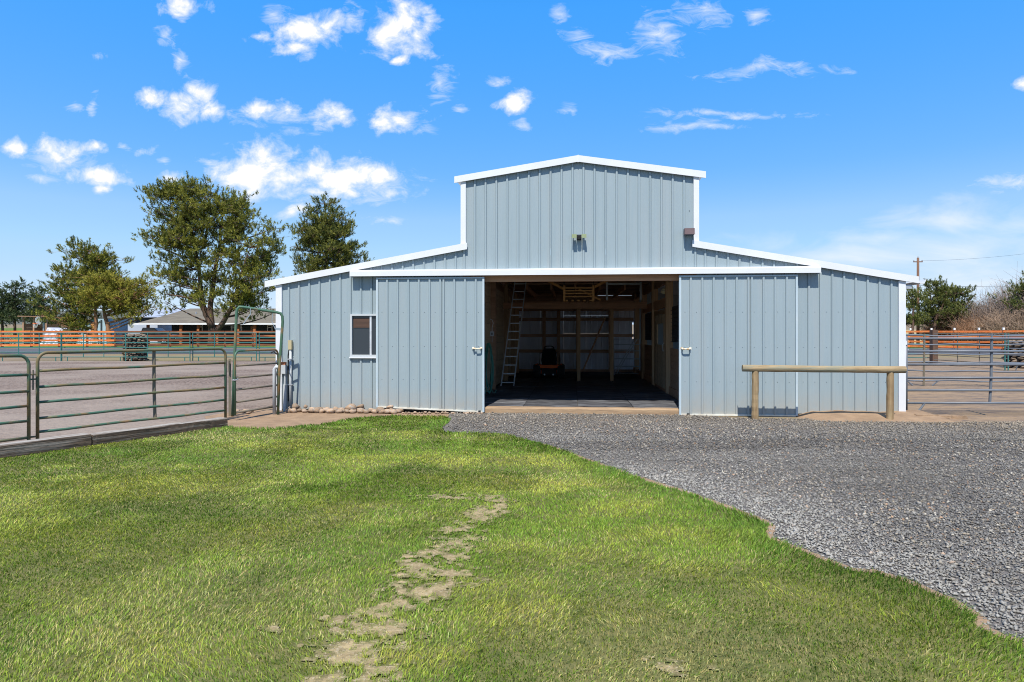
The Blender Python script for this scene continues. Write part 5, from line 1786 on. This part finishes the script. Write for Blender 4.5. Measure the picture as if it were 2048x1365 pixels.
shr = [(1900, 74, 70, 38, 'low reddish bare shrub at the left end of the thicket, below the juniper'), (1945, 72, 80, 52, 'bare brown shrub in the thicket, second from the juniper'), (1990, 71, 80, 64, 'greyish bare shrub in the middle of the thicket'),
       (2030, 69, 80, 76, 'tall grey bare shrub at the right picture edge'), (2075, 67, 80, 86, 'tallest bare shrub, cut by the right picture edge'), (1965, 68, 70, 36, 'short russet bare shrub in front of the grey thicket'),
       (2015, 65, 70, 44, 'short brown bare shrub right of the russet one in front of the thicket'), (1870, 76, 44, 22, 'smallest tawny bare shrub under the juniper')]
for i, (px, Y, wpx, hpx, lab) in enumerate(shr):
    bare_shrub(lab, px, Y, wpx * 1.35, hpx * 1.7, 70 + i, [(0.27, 0.15, 0.085), (0.26, 0.18, 0.125), (0.25, 0.195, 0.16)][0 if i in (0, 5, 7) else (1 if i in (1, 6) else 2)])
bare_shrub('leafless pale shrub behind the orange fence, left of the small blue shed', 138, 66, 44, 40, 90, (0.30, 0.21, 0.165), 120, None)
bare_shrub('little leafless bush behind the orange fence at the left picture edge', 10, 64, 44, 30, 91, (0.28, 0.22, 0.17), 90, None)

# ------------------------------------------------------------------ house and yard behind
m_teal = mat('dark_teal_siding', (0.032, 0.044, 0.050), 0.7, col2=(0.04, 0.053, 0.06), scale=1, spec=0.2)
m_pale = mat('pale_blue_siding', (0.34, 0.46, 0.52), 0.7, col2=(0.30, 0.42, 0.48), scale=1, spec=0.2)
m_shing = mat('grey_brown_shingle', (0.165, 0.145, 0.11), 0.9, col2=(0.12, 0.105, 0.082), scale=1.2, stretch=(.6, 1, 6), bump=0.02, bscale=6, spec=0.15)
m_metalroof = mat('blue_grey_metal_roof', (0.33, 0.36, 0.42), 0.5, col2=(0.29, 0.32, 0.38), scale=1)
m_porch = mat('orange_porch_post', (0.36, 0.13, 0.045), 0.75, col2=(0.28, 0.10, 0.035), scale=3)
m_wht = mat('white_house_paint', (0.7, 0.71, 0.7), 0.5, col2=(0.64, 0.65, 0.65), scale=2)
m_greyw = mat('grey_garage_wall', (0.38, 0.42, 0.47), 0.7, col2=(0.34, 0.38, 0.43), scale=1)

HYd = 76.0
hz = gz(HYd)
hb = ground_at(270, HYd)
house = thing('ranch_house', 'low ranch house with grey brown roof, white fascia and orange porch posts', 'house', hb)
sx_ = HYd / F
hx = lambda px: (px - 270) * sx_
zH = lambda y, Y=HYd: CAMZ + (HY - y) / F * Y - hz
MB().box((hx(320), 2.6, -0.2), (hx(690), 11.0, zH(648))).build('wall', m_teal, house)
MB().poly([(hx(268), -0.1, zH(648.5)), (hx(700), -0.1, zH(648.5)), (hx(700), 6.5, 4.25), (hx(325), 6.5, 4.25), (hx(268), 12.0, zH(648.5)), (hx(700), 12.0, zH(648.5)),
           (hx(268), -0.1, zH(649.5)), (hx(700), -0.1, zH(649.5)), (hx(268), 12.0, zH(649.5)), (hx(700), 12.0, zH(649.5))],
          [(0, 1, 2, 3), (0, 3, 4), (3, 2, 5, 4), (1, 5, 2), (6, 8, 9, 7), (0, 6, 7, 1), (4, 8, 6, 0), (1, 7, 9, 5), (5, 9, 8, 4)]).build('roof', m_shing, house)
MB().box((hx(268), -0.20, zH(650.0)), (hx(700), -0.105, zH(646.6))).build('fascia', m_wht, house)
for px in (294, 360, 395, 433, 475, 508, 560):
    MB().box((hx(px) - 0.13, 0.1, -0.1), (hx(px) + 0.13, 0.36, zH(650.2))).build('porch_post', m_porch, house)


def house_window(px0, px1, y0, y1):
    a, b, c, d = hx(px0), hx(px1), zH(y1), zH(y0)
    w = MB()
    for (p, q, r_, s_) in ((a, a + .09, c, d), (b - .09, b, c, d), (a + .09, b - .09, c, c + .09), (a + .09, b - .09, d - .09, d), (a + .09, b - .09, d - .09 - (d - c) * .28, d - (d - c) * .28)):
        w.box((p, 2.52, r_), (q, 2.60, s_))
    f = w.build('window', m_wht, house)
    MB().box((a + .09, 2.56, c + .09), (b - .09, 2.58, d - .09)).build('pane', m_glass, f)


for a in ((374, 384.5, 648.8, 664), (443, 453.5, 651, 665), (456, 466, 651, 665), (518, 529, 650, 665)):
    house_window(*a)
MB().box((hx(484), 2.5, 0.0), (hx(492), 2.6, zH(653))).build('door', m_oldwood, house)
for (px, y) in ((340, 632), (359, 631)):
    MB().tube([(hx(px), 4.0, 3.2), (hx(px), 4.0, 3.75)], 0.08, 8).build('roof_vent', m_galv, house)
gb_ = ground_at(205, 84)
gar = thing('garage', 'pale grey garage with blue grey metal roof behind the pickup', 'garage', gb_)
sg = 84 / F
zG = lambda y: CAMZ + (HY - y) / F * 84 - gz(84)
MB().box((0, 0, -0.2), (110 * sg, 8, zG(649))).build('wall', m_greyw, gar)
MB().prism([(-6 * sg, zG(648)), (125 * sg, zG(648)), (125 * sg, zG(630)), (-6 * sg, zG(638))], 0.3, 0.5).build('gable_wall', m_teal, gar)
MB().poly([(60 * sg, -0.4, zG(634)), (135 * sg, -0.4, zG(634)), (128 * sg, 5, zG(614)), (100 * sg, 5, zG(612)), (60 * sg, -0.4, zG(635.5)), (135 * sg, -0.4, zG(635.5)), (128 * sg, 5, zG(615.5)), (100 * sg, 5, zG(613.5))],
          [(0, 1, 2, 3), (7, 6, 5, 4), (0, 4, 5, 1), (1, 5, 6, 2), (2, 6, 7, 3), (3, 7, 4, 0)]).build('roof', m_metalroof, gar)
MB().box((36 * sg, -0.06, 0), (90 * sg, -0.01, zG(651))).build('garage_door', m_greyw, gar)
# small pale blue shed
sb = ground_at(155, 72)
shed = thing('shed', 'small pale blue shed with a sloping roof and one window, behind the pines', 'shed', sb)
ss_ = 72 / F
zS = lambda y: CAMZ + (HY - y) / F * 72 - gz(72)
MB().prism([(0, -0.1), (58 * ss_, -0.1), (58 * ss_, zS(638)), (30 * ss_, zS(638)), (0, zS(651))], 0, 4).build('wall', m_pale, shed)
MB().beam((-6 * ss_, 1.9, zS(652.5)), (34 * ss_, 1.9, zS(636)), 4.4, 0.12, up=(0, 0, 1)).build('roof', m_shing, shed)
w = MB().box((8 * ss_, -0.06, zS(661)), (18 * ss_, -0.005, zS(651.5))).build('window', m_wht, shed)
MB().box((9 * ss_, -0.075, zS(660)), (17 * ss_, -0.061, zS(652.4))).build('pane', m_glass, w)
MB().box((27 * ss_, -0.06, 0), (34 * ss_, -0.005, zS(648))).build('door', mat('orange_brown_door', (0.40, 0.19, 0.06), .7), shed)
MB().box((47 * ss_, -0.10, 0), (49.5 * ss_, -0.01, zS(640))).build('downpipe', m_teal, shed)
# open fronted wooden shelter
ob = ground_at(46, 74)
osd = thing('animal_shelter', 'open fronted brown wooden shelter behind the basketball hoop', 'shelter', ob)
so_ = 74 / F
zO = lambda y: CAMZ + (HY - y) / F * 74 - gz(74)
for k in range(6):
    MB().box((0.02, 2.4, k * .38), (46 * so_, 2.45, k * .38 + .36)).build('wall_board', m_oldwood, osd)
    MB().box((0.0, 0.1, k * .38), (0.05, 2.4, k * .38 + .36)).build('wall_board', m_oldwood, osd)
for px in (0, 21, 46):
    MB().box((px * so_ - .08, 0, -.1), (px * so_ + .08, .16, zO(635))).build('post', m_oldwood, osd)
MB().beam((-6 * so_, 1.2, zO(633)), (50 * so_, 1.2, zO(634)), 3.2, 0.1).build('roof', mat('rusty_shelter_roof', (0.20, 0.10, 0.06), .8, col2=(.26, .16, .1), scale=2), osd)
# basketball hoop
bb_ = ground_at(83, 68)
hp = thing('basketball_hoop', 'basketball hoop with a grey fan shaped backboard before the wooden shelter', 'basketball hoop', bb_)
sh = 68 / F
zB = lambda y: CAMZ + (HY - y) / F * 68 - gz(68)
MB().tube([(0, 0.3, -.1), (0, 0.3, zB(640))], .07, 8).build('pole', m_galv, hp)
MB().prism([(-10 * sh + (-.0), zB(647)), (-12.5 * sh, zB(643)), (-12 * sh, zB(637)), (-8 * sh, zB(634)), (-4 * sh, zB(633.6)), (1 * sh, zB(636)), (2 * sh, zB(643)), (0, zB(648)), (-4 * sh, zB(650))], -0.05, 0.0).build('backboard', mat('grey_backboard', (.30, .33, .35), .5, col2=(.26, .29, .31), scale=2), hp)
rim = [(-8 * sh + math.cos(a / 12 * 2 * math.pi) * .23, -.30 + math.sin(a / 12 * 2 * math.pi) * .23, zB(648)) for a in range(12)]
MB().tube(rim, .02, 6, closed=True).build('rim', m_orange, hp)
net = MB()
for a in range(10):
    an = a / 10 * 2 * math.pi
    net.tube([(-8 * sh + math.cos(an) * .22, -.3 + math.sin(an) * .22, zB(648)), (-8 * sh + math.cos(an + .3) * .12, -.3 + math.sin(an + .3) * .12, zB(648) - .4)], .012, 4)
net.build('net', m_wht, hp)
# white tarp over a stack
tb = ground_at(94, 71)
tarp = MB(); V = []; n = 16
st_ = 71 / F
for j in range(9):
    for i in range(n + 1):
        x = 32 * st_ * i / n
        f = j / 8
        z = 1.75 * (1 - f) * (0.92 + 0.08 * math.sin(i * .6)) + (0.0 if f == 1 else .05)
        y = -0.9 * f - 0.22 * math.sin(i * 1.5 + j * .9) * (0.4 + f) - .07 * math.sin(i * .9 - j * 1.3)
        V.append((x, y, z + 0.05 * math.sin(i * .8 + 1)))
V += [(x, 1.6, z) for (x, y, z) in V[:n + 1]]
Fc = [(j * (n + 1) + i, j * (n + 1) + i + 1, (j + 1) * (n + 1) + i + 1, (j + 1) * (n + 1) + i) for j in range(8) for i in range(n)]
k0 = 9 * (n + 1)
Fc += [(i, i + 1, k0 + i + 1, k0 + i) for i in range(n)]
tarp.poly(V, Fc)
to = tarp.build('tarp', mat('white_tarp', (.46, .47, .53), .5, col2=(.40, .41, .47), scale=1), smooth=True)
to.location = tb; tag(to, 'rumpled white tarp over a stack, right of the basketball hoop', 'tarp')

# pickup
pb0 = ground_at(244, 72.5)
pk = thing('pickup_truck', 'dark pickup truck parked before the garage', 'pickup', pb0)
sp_ = 72.5 / F
m_truck = mat('black_car_paint', (0.015, 0.018, 0.025), 0.25, spec=0.5)
Lk = 5.6
MB().prism([(0, 0.5), (5.6, 0.5), (5.6, 0.95), (5.35, 1.08), (4.1, 1.15), (3.9, 1.22), (1.95, 1.22), (1.9, 1.12), (0, 1.12)], 0, 1.9).build('body', m_truck, pk)
MB().prism([(1.9, 1.2), (4.15, 1.2), (3.4, 1.80), (2.15, 1.82)], 0.12, 1.78).build('cab', m_truck, pk)
MB().prism([(2.1, 1.24), (3.95, 1.24), (3.32, 1.72), (2.25, 1.74)], 0.10, 0.118).build('window', m_glass, pk)
for x in (1.0, 4.5):
    for y in (0.1, 1.8):
        t_ = MB().tube([(x, y - .12, .4), (x, y + .12, .4)], .40, 16).build('wheel', m_tyre, pk)
        MB().tube([(x, y - .13, .4), (x, y + .13, .4)], .22, 12).build('rim', m_galv, t_)
MB().box((5.6, .2, .6), (5.66, 1.7, .75)).build('bumper', m_galv, pk)
# pale lawn furniture by the shed
for i, (px, lab) in enumerate(((172, 'white slatted lawn bench by the small blue shed'), (192, 'white lawn chair right of the slatted bench by the shed'))):
    q = ground_at(px, 66)
    bn = thing('lawn_bench', lab, 'bench')
    bn.location = q
    W = 1.2 if i == 0 else .6
    MB().box((-W / 2, -.25, .40), (W / 2, .2, .45)).build('seat', m_wht, bn)
    MB().beam((-W / 2, .22, .80), (W / 2, .22, .80), .04, .10).beam((-W / 2, .21, .62), (W / 2, .21, .62), .04, .10).build('backrest', m_wht, bn)
    for x in (-W / 2 + .04, W / 2 - .04):
        for y in (-.22, .2):
            MB().box((x - .025, y - .025, 0), (x + .025, y + .025, .40 if y < 0 else .85)).build('leg', m_wht, bn)

# utility pole and wires
up_ = ground_at(1836, 75)
ut = thing('utility_pole', 'weathered brown utility pole with a small crossarm, right of the barn', 'utility pole', up_)
zU = lambda y: CAMZ + (HY - y) / F * 75 - gz(75)
m_up = mat('utility_pole_wood', (0.17, 0.09, 0.055), .9, col2=(.12, .065, .045), scale=2, stretch=(5, 5, .4))
MB().tube([(0, 0, -.3), (0, 0, zU(516))], [.17, .12], 10).build('pole', m_up, ut, smooth=True)
MB().box((-.50, -.06, zU(525)), (.50, .06, zU(523.2))).build('crossarm', m_up, ut)
for x in (-.46, .46, 0):
    MB().tube([(x, 0, zU(523) if x else zU(516)), (x, 0, zU(520.5) if x else zU(513.5))], .05, 8).build('insulator', m_galv, ut)


def wire(label, a, b, sag, r_=.02):
    a, b = Vector(a), Vector(b)
    pts = []
    for i in range(25):
        t = i / 24
        p = a.lerp(b, t); p.z -= sag * 4 * t * (1 - t)
        pts.append(p - a)
    o = MB().tube(pts, r_, 5).build('power_line', m_black, smooth=True)
    o.location = a; tag(o, label, 'power line', 'power lines')


wire('lower dark power line running right from the utility pole over the junipers', at(1836, 571, 75), at(2300, 563, 70), .35)
wire('upper thin power line leaving the crossarm of the utility pole', at(1842, 522, 75), at(2400, 440, 65), .9, .009)

# hills
def ridge(name, m, Y, prof, depth):
    mb = MB(); V = []
    n = len(prof)
    for (px, y) in prof:
        p = at(px, y, Y)
        V += [(p.x, Y - depth, gz(Y) - 3), (p.x, Y, p.z), (p.x * (Y + depth) / Y, Y + depth, gz(Y))]
    Fc = [(i * 3 + k, i * 3 + 3 + k, i * 3 + 4 + k, i * 3 + 1 + k) for i in range(n - 1) for k in range(2)]
    mb.poly(V, Fc).build(name, m, smooth=True, kind='structure')


m_hill = mat('mauve_hill', (0.20, 0.17, 0.19), .95, col2=(0.165, 0.14, 0.155), scale=.01, world=True, spec=.05)
m_hillg = mat('dark_hill', (0.085, 0.095, 0.085), .95, col2=(0.12, 0.12, 0.095), scale=.01, world=True, spec=.05)
pr = []
for i in range(60):
    px = 1750 + i * 16
    y = 636 - 14 * math.exp(-((px - 1960) / 40) ** 2) - 34 * math.exp(-((px - 2120) / 90) ** 2) + 3 * math.sin(px * .05) + 1.5 * math.sin(px * .13)
    pr.append((px, y))
ridge('hills', m_hill, 1800, pr, 700)
pr = [(-900 + i * 40, 622 - 5 * math.sin(i * .35) - 3 * math.sin(i * .9 + 1) + (8 if -900 + i * 40 < 60 else 0)) for i in range(50)]
ridge('hills', m_hillg, 1500, pr, 600)

print('blades', ng, 'stones', nv, 'tris', sum(len(o.data.loop_triangles) or len(o.data.polygons) for o in scene.objects if o.type == 'MESH'))
